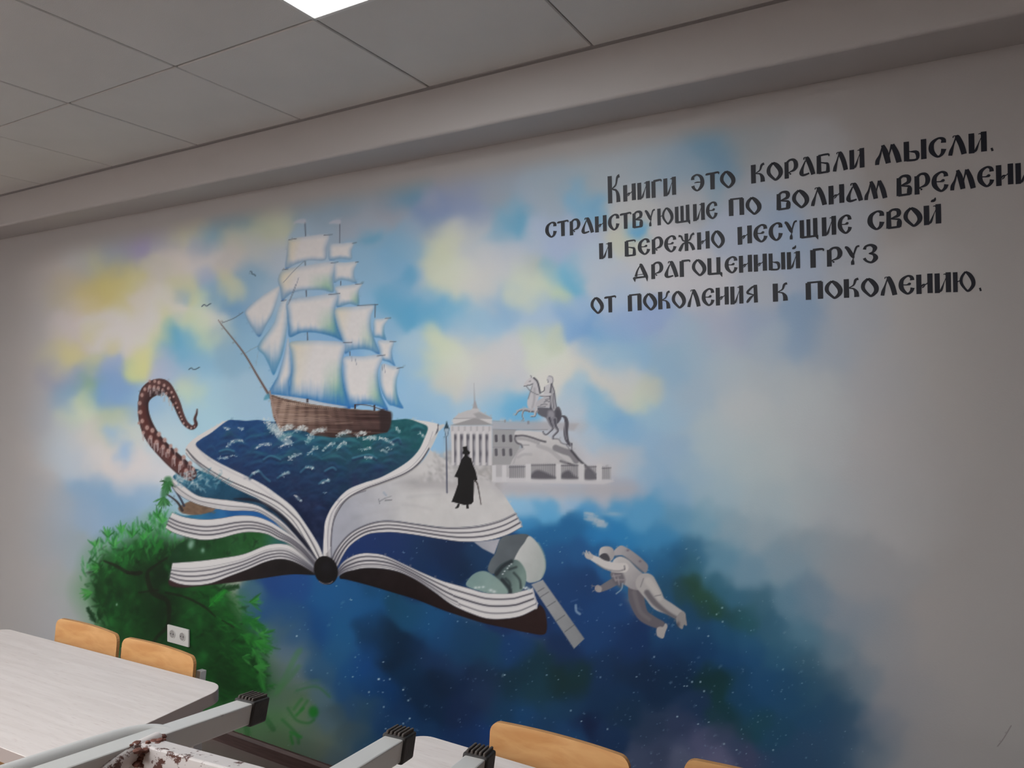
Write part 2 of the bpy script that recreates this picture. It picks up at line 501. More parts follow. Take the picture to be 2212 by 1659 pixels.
# ---- sky and space: hand-picked colour notes, the lower-right border's dim light kept in them, blended softly (x y r colour)
SKY = '''
60 600 60 c0bbb8;20 800 60 c0bab8;30 1000 60 bdb9b8;60 1250 60 b9b7b8;100 700 40 b4b4b6;90 860 40 a9b0ba;80 1100 50 adb3ba
180 560 36 aeb5ba;240 545 34 9fa9b3;180 520 30 bcbab8;300 530 24 9d9db4;130 590 34 bab4b0
390 465 26 cdc39e;425 478 20 d0c694;380 500 24 c4bda8;480 478 24 6fa0bc;520 462 24 6a98b4;455 500 22 86a9bb;560 475 26 b9bca2;600 470 24 c9c6a4;430 530 26 a0acbe
350 515 20 a5a6b8;310 533 14 9f99be;500 520 26 c6c2ae;560 520 28 c9c5b2;540 550 22 cfcbc8
210 565 26 c3bd9c;230 600 26 c9b878;200 620 28 c8b575;160 620 26 c6b488;240 632 24 cdb96c;280 605 26 cfc184;130 640 26 bcae98;265 650 22 cfbf86;200 645 20 cdb982
330 580 26 c6bfb4;380 570 30 d2ccc8;440 560 28 d2cdca;480 560 22 cbc9c8
370 613 20 cbc49c;410 620 20 c8c5a0;420 645 14 c9c79e;385 632 12 9fb5bc;402 640 12 8fb2c6
330 660 40 d8d0cb;260 710 40 d6cdca;170 680 36 cfc6c2;150 730 36 c9c0be;310 730 40 d8d0cc;390 660 26 d8d2ca;200 700 14 d0c4a4;185 720 12 d0c49a
110 760 24 c4bba2;140 745 20 ccbe88;130 790 22 c2b8a8;150 762 16 cfc07c;230 745 14 cfc08c;190 790 18 b8b9a0;200 775 16 c8c19c
355 675 20 d4cc9e;370 700 20 d6ce9a;340 730 22 d9cf92;310 770 20 d8cb7c;290 785 20 d4cb88;330 760 16 d8d0a4;280 800 16 c6cb96
105 800 22 9ca0b4;130 820 24 8f98b6;160 810 22 93a4c0;230 780 22 9db0cc;220 810 26 8ba5cb;250 825 26 86a5cc;150 840 24 7fa6bd;180 820 18 8aab9c;190 835 14 8fb08e
140 865 26 8ba9c4;190 862 16 c4c9a0;185 885 22 cfcfba;210 850 22 6f9fc8;260 850 26 7ba2cc;300 860 20 93b6cf
380 715 20 4fa3c8;365 735 20 66aacb;400 740 24 72afcf;355 760 20 8fb0cb;430 770 28 86b3ce;375 800 26 9bb6d0;350 790 20 b4b8cc
440 650 20 c8d0bc;460 690 20 d8dacb;430 700 20 cfd3b8;440 730 18 c2ccb6;470 720 22 a6c3cc;410 690 12 c8cfa8
440 590 16 8fa3c6;455 620 20 8aadca;480 650 22 74a5cc;505 660 18 7ba8cc;440 600 14 9fb0c8;480 595 14 d2cc98;505 615 14 d6d0a0;470 575 18 d4cfc8;490 630 12 c9cbb0;460 560 14 c9c9cc
540 600 24 8db3cd;530 640 22 90b4cf;550 570 20 93b4cc;560 530 22 b9c2cc;590 560 18 b5c2cf
520 700 24 86b3d2;500 760 28 93bbd4;540 760 28 8ebad6;560 700 22 90b8d4;580 640 22 a3bfd3
400 830 22 c2cdb8;410 850 20 c4cfb4;380 870 30 9bbcd2;440 830 30 9cc0d6;450 880 40 a0c4da;520 860 40 a4c6dc;340 900 30 a9c3d2;350 950 30 b0c8d6;330 870 20 8fb4d2
90 910 34 a6b0bc;140 930 30 b8bfc2;150 900 22 c2c6b4;190 950 30 c9c6c2;240 900 26 b0bfa8;220 930 24 b3bfae;270 940 26 bfc9c6;280 900 14 98b4c4
130 970 30 b0bdc8;260 985 14 7ba8d2;240 945 12 8fb2d0;230 1000 26 cfc8c4;280 1000 32 cdc8c8;330 1010 30 c9c9cc;170 1000 26 b4bec8;260 1020 26 c9c6c8
180 1060 30 8fb0ce;240 1080 30 88aecf;300 1060 30 8fb2d2;340 1080 26 9dbbd2;200 1110 30 96b0ca;270 1120 26 94b3cc;140 1100 30 a4b3c2;130 1160 34 a3b0bd;100 1180 40 aab2ba;170 1180 30 a2b4ba;310 1130 24 9dbcc8;360 1100 20 9cbfce
100 1300 40 b0b2b6;80 1350 40 afb0b4;140 1280 30 a8b2b0;160 1330 24 a8aeae
640 440 30 8fa6b6;720 435 34 7fa0b8;700 460 28 97a9b8;780 470 40 a9aeba;760 430 26 92a5b4;840 420 36 8f9fae;860 400 30 7898ae;880 420 26 6c9cba;850 450 30 a8aab6;930 470 26 7b93bb;960 450 24 7f94bd;1000 420 34 9ba3b6;1010 440 24 8598bf;940 440 18 a3abbe;1060 400 34 9fa9b6;900 500 30 9db0c4
800 500 26 97b2c8;800 515 14 5fa4c8;850 520 26 80afce;890 530 24 86b2cf;700 500 24 9db3c6;660 520 22 9fb8cb;780 560 24 8cb5d2;820 600 26 8cb6d3;860 630 26 86b3d4;840 580 20 7fb0d2
960 520 30 cfcdb0;940 560 28 cccbb2;980 580 32 d6d3c6;970 545 24 d2cf9e;1000 510 34 c9cbc8;960 600 26 d4d1ae;1000 620 30 d4d3cc;1040 580 34 cdcfd0;1030 530 30 b9c4ce;1050 630 24 cfd0cc;1020 480 28 aebac8
900 600 24 a4bdd2;880 600 18 4f9fcb;840 640 22 66abd0;860 660 22 5ea8cf;890 670 24 5ba7d0;940 680 26 6aaed3;980 660 22 6fb1d5;920 640 22 8db8d3;1000 680 30 92bdd8;1040 700 36 9dc2dc;1080 660 30 8fb5d6
1100 470 24 66a8c9;1120 480 20 62a6ca;1090 450 24 85afc8;1080 500 24 8fb4cc;1130 440 30 a3b3c4;1190 420 34 a2b2c0;1150 520 30 afbfd2;1200 520 34 a6b8d6;1110 560 36 c2c8d2;1260 440 24 7fb2d2;1290 445 20 76accf;1250 500 24 b0bcd2;1350 500 26 c9c2b6;1390 440 26 bdbfc0;1360 520 24 cbc6b4;1375 500 14 6db0da;1385 508 10 5aa8da;1340 470 24 bcc0c4
1150 570 20 b7c2b8;1120 600 24 cfd0bc;1150 610 22 d3d2b8;1180 620 22 cfd1ae;1210 640 16 c6d0ae;1200 610 18 9cc4cf;1230 610 18 6cb5d6;1240 590 18 7db9d6;1180 580 18 8fbacb;1130 640 20 d2d1ba;1150 660 30 a9c3d8;1270 560 24 b4c4d6;1300 590 30 bac6d4;1380 590 34 c6c8ce;1440 560 34 c6c6cc
1160 700 30 a8c2dc;1230 690 24 8cb3da;1260 710 26 7ba8d8;1290 740 24 7cafd8;1320 720 24 8ab2d8;1240 660 22 9dbcdc;1350 700 26 96b2da;1400 690 26 97aed6;1440 720 28 a4bad4;1380 760 30 93bad8;1450 790 34 96b8d2;1330 770 26 9cc0d8;1340 640 30 adc0d8
1400 350 36 a2b1bd;1460 360 30 93abbf;1550 340 36 7aa0b9;1570 360 26 7299b8;1530 400 30 94abbd;1480 420 30 b5b8be;1330 370 36 a9b3bc;1300 400 30 a6b4be;1620 330 40 a2a8ac;1600 400 34 a9b0ba;1700 370 50 b0b1b4
200 690 20 d8d2d0;262 676 22 dad3d0;325 690 20 dcd4d0;245 735 22 dad2d0;360 640 20 d8d2cc;300 640 14 d4cdc4;430 578 20 d4cfcd;500 548 20 d0cccb;385 668 18 dad4cc;135 700 20 cac4c4;205 730 18 d8d0ce;300 740 18 dcd4cc;400 690 14 d8d4c8;330 590 20 cdc6c4;270 760 14 d6cec8;200 930 20 ccc8c4;300 1010 20 d0cbca;210 985 14 cbc9c8;
620 620 26 9fbcd2;660 560 26 a9c2d4;700 640 26 93b9d6;640 700 26 8fb8d8;700 720 26 86b4d8;760 640 26 8fb9d8;760 720 26 7fb0d8;800 760 26 8fbcdc;720 800 30 8fbcdc;620 790 26 88b6d8;600 840 26 9cc2dc;820 700 24 8cb8d6;840 820 26 8fbfe0;650 880 30 9cc2dc;760 860 30 92bede;820 890 26 92bede;800 660 20 8cb9d8;730 760 24 7aaedb;
940 740 20 d3d3a8;930 780 22 cfd0b0;960 760 24 d8d6b8;990 790 28 d9d6ca;970 820 24 d0cfc4;1020 760 32 d2d0cc;1060 790 34 d0cfd0;1030 830 30 c9ccd0;1000 720 28 b3c8d6
900 740 24 a6c6da;900 800 30 9dc2dc;880 860 30 98c0de;900 900 30 90bcdc;940 870 24 9cc2dc;1090 750 28 cdd0d4;1100 830 30 c9cdd2
1140 730 18 cfd1b4;1160 760 20 d6d5c0;1190 740 18 cccdb0;1200 780 26 dbd8cc;1240 790 28 d9d6ce;1190 810 26 d9d7d2;1260 760 22 c4ced4;1290 820 26 d4d3ce;1340 850 26 d0d1cc;1380 860 22 cfd1bc;1350 810 22 cad0d2;1400 840 20 c6cbc0;1300 770 22 a8c4d8
1060 860 22 93c0dc;1100 860 18 5fb0dc;1130 870 16 66b2dc;1110 900 20 6db2da;1080 900 20 8fbfdc;1030 890 22 a2c6dc;1050 930 18 a8c6da;1250 840 22 a3c6da;1270 860 18 86bada;1300 890 22 92bfda;1240 870 20 b9cad8;1230 900 26 bcc9d6;1330 910 22 7fb2d8;1350 940 24 8ab6d8;1300 950 26 a8c3d8;1400 900 24 9cc0d8;1440 880 30 a2c0d6
1270 990 26 c6c6cc;1320 990 24 c2c3c9;1290 1030 24 c6c2c4;1360 1000 24 b4c2d0;1400 960 24 98bad6;1400 1010 26 94b6d2;1460 980 30 9ab8d2
1150 1050 20 c0c2c8;1220 1060 20 bcc0ca;1290 1070 20 b4b9c6;1350 1060 20 a9b4c6;1160 1075 14 a9c0d6;1230 1080 16 96b9d6;1180 1100 16 62a8d4;1140 1100 16 8cbcdc;1270 1100 18 4f99cb;1330 1100 18 589dca
1500 760 40 a4bed2;1500 850 40 a8bed0;1560 700 44 b0b8cc;1620 680 34 a0b2cc;1640 640 30 b4bac4;1550 620 36 c6c6cc;1560 800 40 b6c4ce;1600 900 44 c4cacd;1680 800 44 b9c3ca;1740 860 50 bfc6ca;1740 700 34 8fa9c6;1720 740 30 96afca;1800 760 44 aab7c6;1660 750 30 acbccc;1850 680 44 b2b9c4;1700 560 40 a9b6ca;1600 500 40 aeb9cc;1690 480 30 9cb0cb;1780 500 40 aeb5c0;1660 440 34 a4b3c6;1720 530 30 9fb4cf
1540 950 50 b4c6cf;1600 1000 50 b9c7cc;1680 980 50 bec7ca;1760 960 50 bdc2c6;1540 1060 44 a2bccb;1650 1080 44 adbec6;1740 1060 44 b4bfc4;1800 1100 44 b2b9bf;1500 1020 34 9ebbd0;1460 1060 30 88b0cf
1900 800 60 b9bcc2;1950 950 60 bdbdc0;1900 1080 60 b7babe;2000 700 60 c0bfc0;2100 850 60 c3c0be
1400 1110 26 5b9fca;1460 1120 28 669fc2;1520 1130 28 7cabc4;1580 1140 30 97b4c4;1640 1150 34 a2b6c2;1250 1140 20 2b7ebb;1200 1150 20 2a7cba;1160 1160 22 2878b5;1300 1150 22 2c82be;1360 1160 24 2d84be;1420 1170 24 3f8dc0;1140 1130 16 3f8fc6
1200 1200 24 2a66a4;1250 1190 22 2a6aa8;1210 1250 26 214d86;1250 1260 24 204a82;1320 1210 20 2a72b0;1380 1220 22 2a78b2;1440 1220 24 2c74a6;1500 1200 26 4587ae;1560 1210 28 6a9ab4;1620 1230 30 7ba0b6;1700 1220 34 8ea8b8;1760 1180 34 9dadb8;1820 1200 40 a3acb4;1880 1250 44 a6abb2
1230 1310 24 1f4b86;1260 1350 24 1f4c88;1300 1320 24 204f8c;1180 1330 20 1e3f74;1300 1380 26 1f4c86;1360 1400 26 1c3f74;1240 1400 24 1a3866
1440 1260 16 2b6287;1480 1270 16 2c5a66;1500 1230 16 3d7c96;1470 1230 16 2f6c8e;1500 1260 12 2c5848;1530 1290 16 305f4e;1520 1320 16 2b5760;1550 1320 16 2f5f50;1580 1330 16 2c5f68;1610 1340 16 33707e;1560 1270 20 3f7d98;1590 1290 20 4683a2;1440 1310 20 2a6390;1480 1330 20 265a80;1640 1310 24 5388a2;1650 1350 22 447b98;1700 1300 28 6c93aa;1760 1290 30 7f98ab
1450 1370 24 245688;1500 1370 22 265a86;1560 1370 22 2a6590;1620 1390 24 34709a;1680 1380 24 48809f;1740 1370 28 5d88a0;1500 1410 24 1f4a7a;1440 1420 24 1c4070;1560 1420 24 235789;1620 1430 24 2a6294;1680 1430 26 3a7399;1740 1430 28 4c7c98;1800 1400 34 6f8ca0;1850 1350 40 8f9ead;1900 1400 50 9ca2aa
1400 1460 26 183458;1460 1460 26 19385c;1530 1470 24 1a4148;1550 1500 22 1e4a50;1600 1480 22 24567e;1650 1480 24 2a6090;1700 1490 26 2f628c;1750 1490 26 3a6c8e;1350 1450 24 19375c;1300 1450 26 193c68;1570 1540 20 1f4a58;1620 1530 22 265a80;1500 1520 22 26436a
1800 1480 30 4c7492;1850 1470 30 6e869a;1820 1540 30 2f5f86;1770 1540 26 2f6088;1850 1590 30 335f88;1800 1600 30 345e86;1900 1560 34 6f8096;1900 1620 34 62788f;1960 1500 50 979ba4;1980 1620 50 9599a2;2050 1400 60 b0acac;2050 1600 60 aaa7aa
1480 1580 24 3e4e72;1530 1600 24 5a5f80;1560 1580 20 4a5a7a;1600 1570 20 2c5566;1640 1560 20 2a5c70;1680 1580 24 2f5f80;1590 1610 22 4a5c80;1550 1640 24 6b6c8c;1620 1650 26 565f84;1690 1650 26 3c5f86;1400 1580 24 34496a;1420 1620 24 4b597a;1480 1640 24 606884;1390 1650 24 515f80;1740 1620 26 3a6086
1340 1500 24 183c66;1290 1520 24 163a62;1280 1570 18 13254e;1310 1590 22 1d3c68;1350 1540 22 1c3c5e;1240 1520 22 1b436a;1220 1480 24 16383e;1250 1450 20 173c44;1200 1530 20 1d4a70;1180 1580 24 1d4670;1240 1600 22 1f4c7c
1130 1450 24 173e50;1100 1480 26 173a4e;1150 1500 24 1c4558;1090 1530 24 1a456c;1130 1560 24 1d4f80;1040 1460 24 1c3458;1050 1500 24 243c62;1000 1470 24 162e54;1000 1540 24 1a3058;1020 1580 24 1c3c70;960 1480 24 122a48;940 1540 24 143154;980 1600 24 1b3c6c;1060 1600 20 1c4684
900 1500 24 123052;880 1460 22 12375c;870 1540 22 1a4070;920 1600 24 1d4472;840 1500 22 14447c;850 1580 22 1f4a7a;820 1550 22 2a5686;800 1480 22 1f5590;790 1540 22 3b6480;770 1590 22 4a6a80;800 1620 22 2f5a7c;740 1630 26 5a7077;700 1600 22 6a7a6c;770 1640 22 3f6282;850 1630 22 2a4c76
760 1300 22 2568a4;800 1320 22 20639e;700 1290 22 2469a8;690 1340 22 1e5c9c;740 1350 22 2469a2;680 1370 20 1c5596;720 1400 22 2a6ba0;640 1280 20 2458a0;600 1280 18 23529a;580 1310 18 2d629a;620 1330 20 2c6298;560 1300 14 4d7c96;640 1370 22 3d6c98;600 1360 18 50758e;660 1400 22 3a6a94;620 1400 18 60788a
800 1280 18 1e5a8c;850 1310 18 1c5478;880 1330 18 1e5a84;920 1350 22 1f5c90;960 1380 22 1e5488;1000 1400 22 1c4a74;1050 1420 22 1c4c70;1100 1420 22 1b4880
820 1370 20 153858;850 1390 24 12304e;860 1430 24 122e4c;810 1400 18 1a4c84;900 1400 24 16365c;940 1420 24 1c3c68;980 1440 22 22406a;790 1440 20 1b559a;760 1440 22 22619c;740 1480 22 2a629a;800 1350 16 1b4c7c
690 1440 22 3d6f98;640 1440 20 667d86;600 1440 20 6b807e;600 1500 20 607a68;640 1500 18 5e7a62;650 1480 18 6c807c;690 1500 20 5c7a86;720 1540 20 567480;760 1530 20 376492;700 1560 18 5a7480;640 1550 20 6a8268;600 1560 20 5c7e5c;560 1570 18 5f8060;660 1600 20 627868;600 1600 18 5f7c5e;740 1590 20 567078
900 1200 30 1b3c6a;960 1200 30 16305a;850 1190 26 1f3c74;800 1200 24 1e3c78;1000 1230 26 143052;950 1250 26 163c70;1020 1260 20 1a4880;900 1240 24 183868;1040 1200 22 1b4470;1100 1200 22 1e4c80;1080 1320 20 1c3c70
'''
def calm(c, x, y):
    # paint the left clouds brighter to offset weak light; keep the yellows chalky
    r, g, b = c
    if r < 90 and b < 190 and y > 1120: c = c * .86
    elif x < 470 and y < 1050: c = np.minimum(c * 1.13, 238)
    elif y < 1120: c = np.minimum(c * 1.04, 238)
    r, g, b = c
    if b < min(r, g) - 12: c = np.array((r * .985, g * 1.03, b + (.2 if x < 470 else .5) * (min(r, g) - b)))
    return c
def paint_sky():
    q = 6
    gh, gw = CH // q + 2, CW // q + 2
    num = np.zeros((gh, gw, 3), np.float64); den = np.zeros((gh, gw), np.float64)
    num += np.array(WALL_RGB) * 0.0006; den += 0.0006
    ys = np.arange(gh) * q; xs = np.arange(gw) * q - OX
    wx = (value_noise(gh, gw, 9, 21, 3) - 0.5) * 44; wy = (value_noise(gh, gw, 9, 22, 3) - 0.5) * 44
    XX = xs[None, :] + wx; YY = ys[:, None] + wy
    for tok in SKY.replace('\n', ';').split(';'):
        tok = tok.split()
        if len(tok) != 4: continue
        x, y, r = float(tok[0]), float(tok[1]), float(tok[2]) * 0.82
        i0 = max(0, int((x + OX - 4.2 * r) / q)); i1 = min(gw, int((x + OX + 4.2 * r) / q) + 1)
        j0 = max(0, int((y - 4.2 * r) / q)); j1 = min(gh, int((y + 4.2 * r) / q) + 1)
        w = np.exp(-((XX[j0:j1, i0:i1] - x) ** 2 + (YY[j0:j1, i0:i1] - y) ** 2) / (2 * r * r)) * (30.0 / r) ** 1.0
        num[j0:j1, i0:i1] += w[..., None] * calm(C(tok[3]), x, y); den[j0:j1, i0:i1] += w
    g = num / den[..., None]
    # fade to bare wall at the mural's left, top and right borders
    fy = np.arange(CH) / q; fx = np.arange(CW) / q
    yi = fy.astype(int); xi = fx.astype(int); ty = (fy - yi)[:, None, None]; tx = (fx - xi)[None, :, None]
    a = g[yi][:, xi]; b = g[yi][:, xi + 1]; c = g[yi + 1][:, xi]; d = g[yi + 1][:, xi + 1]
    CAN[:] = (a * (1 - tx) + b * tx) * (1 - ty) + (c * (1 - tx) + d * tx) * ty
    X = (np.arange(CW) - OX)[None, :]; Y = np.arange(CH)[:, None]
    top = 540 - 0.185 * X                       # just under the soffit
    f = np.clip((X - 5) / 150, 0, 1) * np.clip((2200 - X) / 500, 0, 1) * np.clip((Y - top) / 60, 0, 1)
    f = f * np.clip((1880 - Y) / 190, 0, 1)          # the paint thins out above the skirting
    f = (f * f * (3 - 2 * f))[..., None]
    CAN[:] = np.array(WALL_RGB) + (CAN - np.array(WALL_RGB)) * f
paint_sky()

def space_depth(x, y):
    c = CAN[int(min(CH - 1, max(0, y))), int(min(CW - 1, max(0, x + OX)))]
    return c.mean()
# stars: spattered paint
for k in range(1500):
    x = rng.uniform(620, 1900); y = rng.uniform(1130, 1659)
    if space_depth(x, y) < 128:
        r = rng.choice([0.6, 0.8, 1.0, 1.5], p=[.5, .32, .14, .04])
        dense = abs((x - 1520) + 0.5 * (y - 1560)) < 190 and y > 1430
        if dense or rng.rand() < 0.45:
            stroke([(x - .5, y), (x + .5, y)], r * 1.6, '#9cbcd0', a=rng.uniform(.25, .85), soft=.9, smooth=False)
for x, y, r in [(641, 1374, 3), (1090, 1458, 3), (818, 1467, 4), (842, 1467, 2.6), (828, 1430, 2.6), (762, 1462, 2.6), (797, 1495, 2.8), (827, 1495, 2.2), (871, 1490, 3),
                (882, 1513, 3), (829, 1527, 2.4), (885, 1552, 3), (871, 1563, 2.4), (759, 1296, 2), (1560, 1313, 3), (1548, 1327, 2.6), (1561, 1343, 2.6), (1510, 1357, 2.6),
                (1530, 1374, 3), (1413, 1419, 2.6), (1495, 1473, 3), (1513, 1473, 3), (1484, 1482, 2.4), (1478, 1482, 2.2), (1521, 1493, 3), (1463, 1548, 3), (1564, 1607, 3), (1312, 1575, 3),
                (1256, 1558, 2.4), (1233, 1535, 2.6), (1297, 1463, 2.2), (1375, 1462, 2.2), (1508, 1564, 2.6), (1531, 1560, 2.2), (1591, 1620, 2.4), (1670, 1620, 2.6)]:
    stroke([(x - .4, y), (x + .4, y)], r, '#b4d0dc', a=.9, soft=1.0, smooth=False)
# wisps of cloud under the embankment
for x, y, rx, ry, rot, a in [(1293, 1128, 18, 10, 30, .6), (1325, 1110, 20, 5, 4, .5)]:
    blob(x, y, rx, ry, '#b9c6d2', a, rot)
for k in range(26):
    x = 1278 + rng.uniform(-8, 26); y = 1113 + (x - 1270) * .6 + rng.uniform(-8, 8)
    stroke([(x - 8, y), (x + 8, y + 2)], 4, rng.choice(['#c3c8ce', '#a9b9c8', '#b9c4cc']), .4, 2.2, smooth=False)

# ================================================================== tree
P_TREE = part('painted_tree')
TREE = [(180, 1240), (200, 1190), (262, 1150), (310, 1135), (345, 1110), (372, 1130), (380, 1170), (450, 1180), (560, 1160), (620, 1165), (560, 1230), (470, 1265), (520, 1290), (540, 1340), (580, 1380), (572, 1430),
        (590, 1480), (560, 1500), (520, 1530), (420, 1560), (300, 1480), (210, 1380), (190, 1330), (165, 1280)]
def leafy(n, box, cols, L, W, ang, a=0.8, test=None, seed=1, soft=1.9):
    r = np.random.RandomState(seed)
    for k in range(n):
        x = r.uniform(box[0], box[2]); y = r.uniform(box[1], box[3])
        if test is not None and not test(x, y): continue
        t = math.radians(r.uniform(*ang)); l = r.uniform(*L); w = r.uniform(*W)
        x2, y2 = x + math.cos(t) * l, y - math.sin(t) * l
        mx_, my_ = (x + x2) / 2 + r.uniform(-2, 2), (y + y2) / 2 + r.uniform(-2, 2)
        stroke([(x, y, w * .4), (mx_, my_, w), (x2, y2, w * .3)], w, cols[r.randint(len(cols))], a=a * r.uniform(.45, .95), soft=soft, smooth=False)
fill(TREE, '#4a8a50', a=.6, soft=28)
fill([(205, 1240), (250, 1190), (330, 1160), (400, 1180), (560, 1165), (600, 1175), (540, 1230), (480, 1260), (520, 1330), (560, 1400), (570, 1470), (550, 1500), (420, 1540), (320, 1480), (240, 1380), (205, 1300)], '#17521f', a=.96, soft=18, pid=P_TREE)
tm, tw = poly_field(curve(TREE), 30)
def in_tree(x, y, d=0):
    i, j = int(x + OX) - tw[0], int(y) - tw[1]
    return 0 <= j < tm.shape[0] and 0 <= i < tm.shape[1] and tm[j, i] > d
# inner dark mass
for x, y, rx, ry, c, a in [(420, 1195, 70, 26, '#12341c', .95), (350, 1250, 46, 50, '#0f2b16', .9), (300, 1260, 40, 60, '#123c1a', .8), (480, 1185, 70, 22, '#16421f', .9), (560, 1180, 40, 16, '#1c5a34', .8),
                           (360, 1330, 50, 40, '#0e2a14', .8), (300, 1340, 40, 40, '#174a20', .8), (450, 1300, 50, 30, '#14481c', .8), (480, 1380, 50, 50, '#134a1c', .85), (500, 1460, 60, 50, '#123f1a', .85),
                           (420, 1420, 50, 50, '#164f20', .8), (540, 1480, 36, 26, '#154a1c', .8), (250, 1300, 30, 40, '#175022', .8), (330, 1400, 60, 30, '#12401c', .7), (600, 1175, 26, 10, '#2a6a6a', .7)]:
    blob(x, y, rx, ry, c, a)
leafy(520, (170, 1110, 400, 1300), ['#2c8c3c', '#35a044', '#1f7a2c', '#46aa52', '#17602a'], (8, 22), (3, 6), (50, 130), .7, lambda x, y: in_tree(x, y, -6) and y < 1250 - (x - 200) * .25, 2)
leafy(900, (170, 1180, 620, 1560), ['#12481c', '#185c22', '#0b2c12', '#1a6626', '#0e3a16', '#091f0d', '#0f3414'], (8, 24), (4, 8), (-60, 60), .6, lambda x, y: in_tree(x, y, 4), 3)
leafy(420, (400, 1270, 610, 1520), ['#1f7428', '#175e20', '#2a8632', '#104a1a'], (12, 28), (3, 6), (-50, 10), .6, lambda x, y: in_tree(x, y, -2) and x > 430 + (1400 - y) * .2, 4)
leafy(120, (210, 1230, 300, 1420), ['#0e3016', '#123a1a', '#17481f'], (12, 22), (5, 9), (60, 130), .8, lambda x, y: in_tree(x, y, -4), 5)
# lit tufts and leaf sprays round the rim
for x, y in [(232, 1160), (262, 1150), (285, 1160), (340, 1118), (350, 1130), (322, 1150), (205, 1180), (310, 1165), (245, 1180), (368, 1150)]:
    for k in range(7):
        t = math.radians(40 + k * 16 + rng.uniform(-8, 8)); l = rng.uniform(12, 26)
        stroke([(x, y, 3), (x + math.cos(t) * l * .6, y - math.sin(t) * l * .6, 4), (x + math.cos(t) * l, y - math.sin(t) * l, 1)], 3, rng.choice(['#2f8f3e', '#44a54c', '#57b05a', '#1f6a2c']), .85, 1.1, smooth=False)
for x, y, s in [(200, 1225, 1), (178, 1280, .8), (560, 1300, 1), (570, 1385, 1.2), (560, 1345, 1), (580, 1370, 1.1), (570, 1440, 1.1), (545, 1420, 1)]:
    dr = -1 if x < 300 else 1
    for k in range(10):
        t = math.radians(rng.uniform(-50, 40)); l = rng.uniform(14, 34) * s
        stroke([(x - dr * 20, y, 3), (x - dr * 20 + dr * math.cos(t) * l * .6, y - math.sin(t) * l * .6, 5), (x - dr * 20 + dr * math.cos(t) * l, y - math.sin(t) * l, 1.2)], 3, rng.choice(['#3c9440', '#2a7a30', '#4a9a4a', '#1c6024']), .75, 1.2, smooth=False)
# dark leaf clusters (left edge) and bright ones (under the book)
def frond(x, y, ang, L, col, n=7, w=5, a=.9):
    w = w * .72; n = n + 3
    t = math.radians(ang); ux, uy = math.cos(t), -math.sin(t)
    stroke([(x, y), (x + ux * L, y + uy * L)], 2.2, col, a, smooth=False)
    for k in range(n):
        f = (k + 1) / n; px_, py_ = x + ux * L * f, y + uy * L * f
        for s in (-1, 1):
            tt = t + s * math.radians(38 + rng.uniform(-12, 12)); l = L * .3 * (1.15 - f * .7) * rng.uniform(.8, 1.15)
            stroke([(px_, py_, w * .5), (px_ + math.cos(tt) * l * .5, py_ - math.sin(tt) * l * .5, w), (px_ + math.cos(tt) * l, py_ - math.sin(tt) * l, w * .3)], w, col, a * .75, 2.0, smooth=False)
frond(222, 1275, 95, 52, '#12401c', w=7); frond(215, 1300, 100, 36, '#123a1a', w=6); frond(206, 1345, 118, 34, '#12381c', w=6); frond(232, 1340, 85, 60, '#0f3318', w=8); frond(262, 1240, 70, 36, '#1a6428', w=6)
frond(262, 1330, 95, 70, '#113a1a', w=8); frond(470, 1276, 12, 44, '#0f3a18', w=7); frond(452, 1310, 45, 46, '#248a2c', w=7); frond(460, 1300, -40, 50, '#1a5a22', w=7)
frond(520, 1330, -30, 56, '#1c6a28', w=8); frond(520, 1370, -25, 70, '#2a842e', w=8, a=.8); frond(545, 1400, -60, 50, '#3c9440', w=8, a=.8); frond(560, 1450, -75, 40, '#358c3a', w=8, a=.7)
frond(500, 1420, -40, 60, '#1d6024', w=8, a=.8); frond(300, 1210, 100, 40, '#1a5c26', w=7); frond(330, 1200, 60, 36, '#1f7a2a', w=6)
for x, y, rx, ry, c, a in [(420, 1195, 60, 20, '#0e2a14', .75), (350, 1260, 36, 50, '#0a2010', .75), (295, 1290, 34, 50, '#0f3216', .55), (350, 1340, 40, 40, '#0a2210', .6), (450, 1390, 40, 60, '#0d3214', .5), (480, 1470, 60, 40, '#0c3013', .65), (300, 1380, 50, 26, '#0e3014', .5), (262, 1250, 22, 18, '#155a22', .5)]:
    blob(x, y, rx, ry, c, a)
for k in range(170):
    x = rng.uniform(210, 560); y = rng.uniform(1190, 1500)
    if not in_tree(x, y, 12): continue
    blob(x, y, rng.uniform(4, 11), rng.uniform(6, 16), rng.choice(['#0b2611', '#1f6b2a', '#134a1c', '#2a7a38', '#0e3216']), rng.uniform(.2, .5), rng.uniform(-40, 40))
# branches
for p in [[(225, 1212, 4), (250, 1222, 7), (275, 1236, 8), (300, 1240, 7)], [(275, 1238, 5), (305, 1237, 7)], [(360, 1206, 4), (335, 1222, 5), (318, 1240, 8), (330, 1280, 12), (362, 1300, 10), (362, 1350, 8), (340, 1375, 7), (325, 1400, 6)],
          [(380, 1190, 9), (400, 1188, 5)], [(358, 1280, 5), (400, 1290, 5), (440, 1310, 5), (465, 1332, 3)], [(480, 1340, 3), (505, 1355, 3)], [(300, 1280, 4), (340, 1275, 5)]]:
    stroke(p, 5, '#171a12', .75, 1.4)
for x, y, r in [(414, 1172, 7), (410, 1178, 5), (437, 1188, 4), (252, 1306, 2)]: blob(x, y, r, r * 1.3, '#9fc0ae', .7)
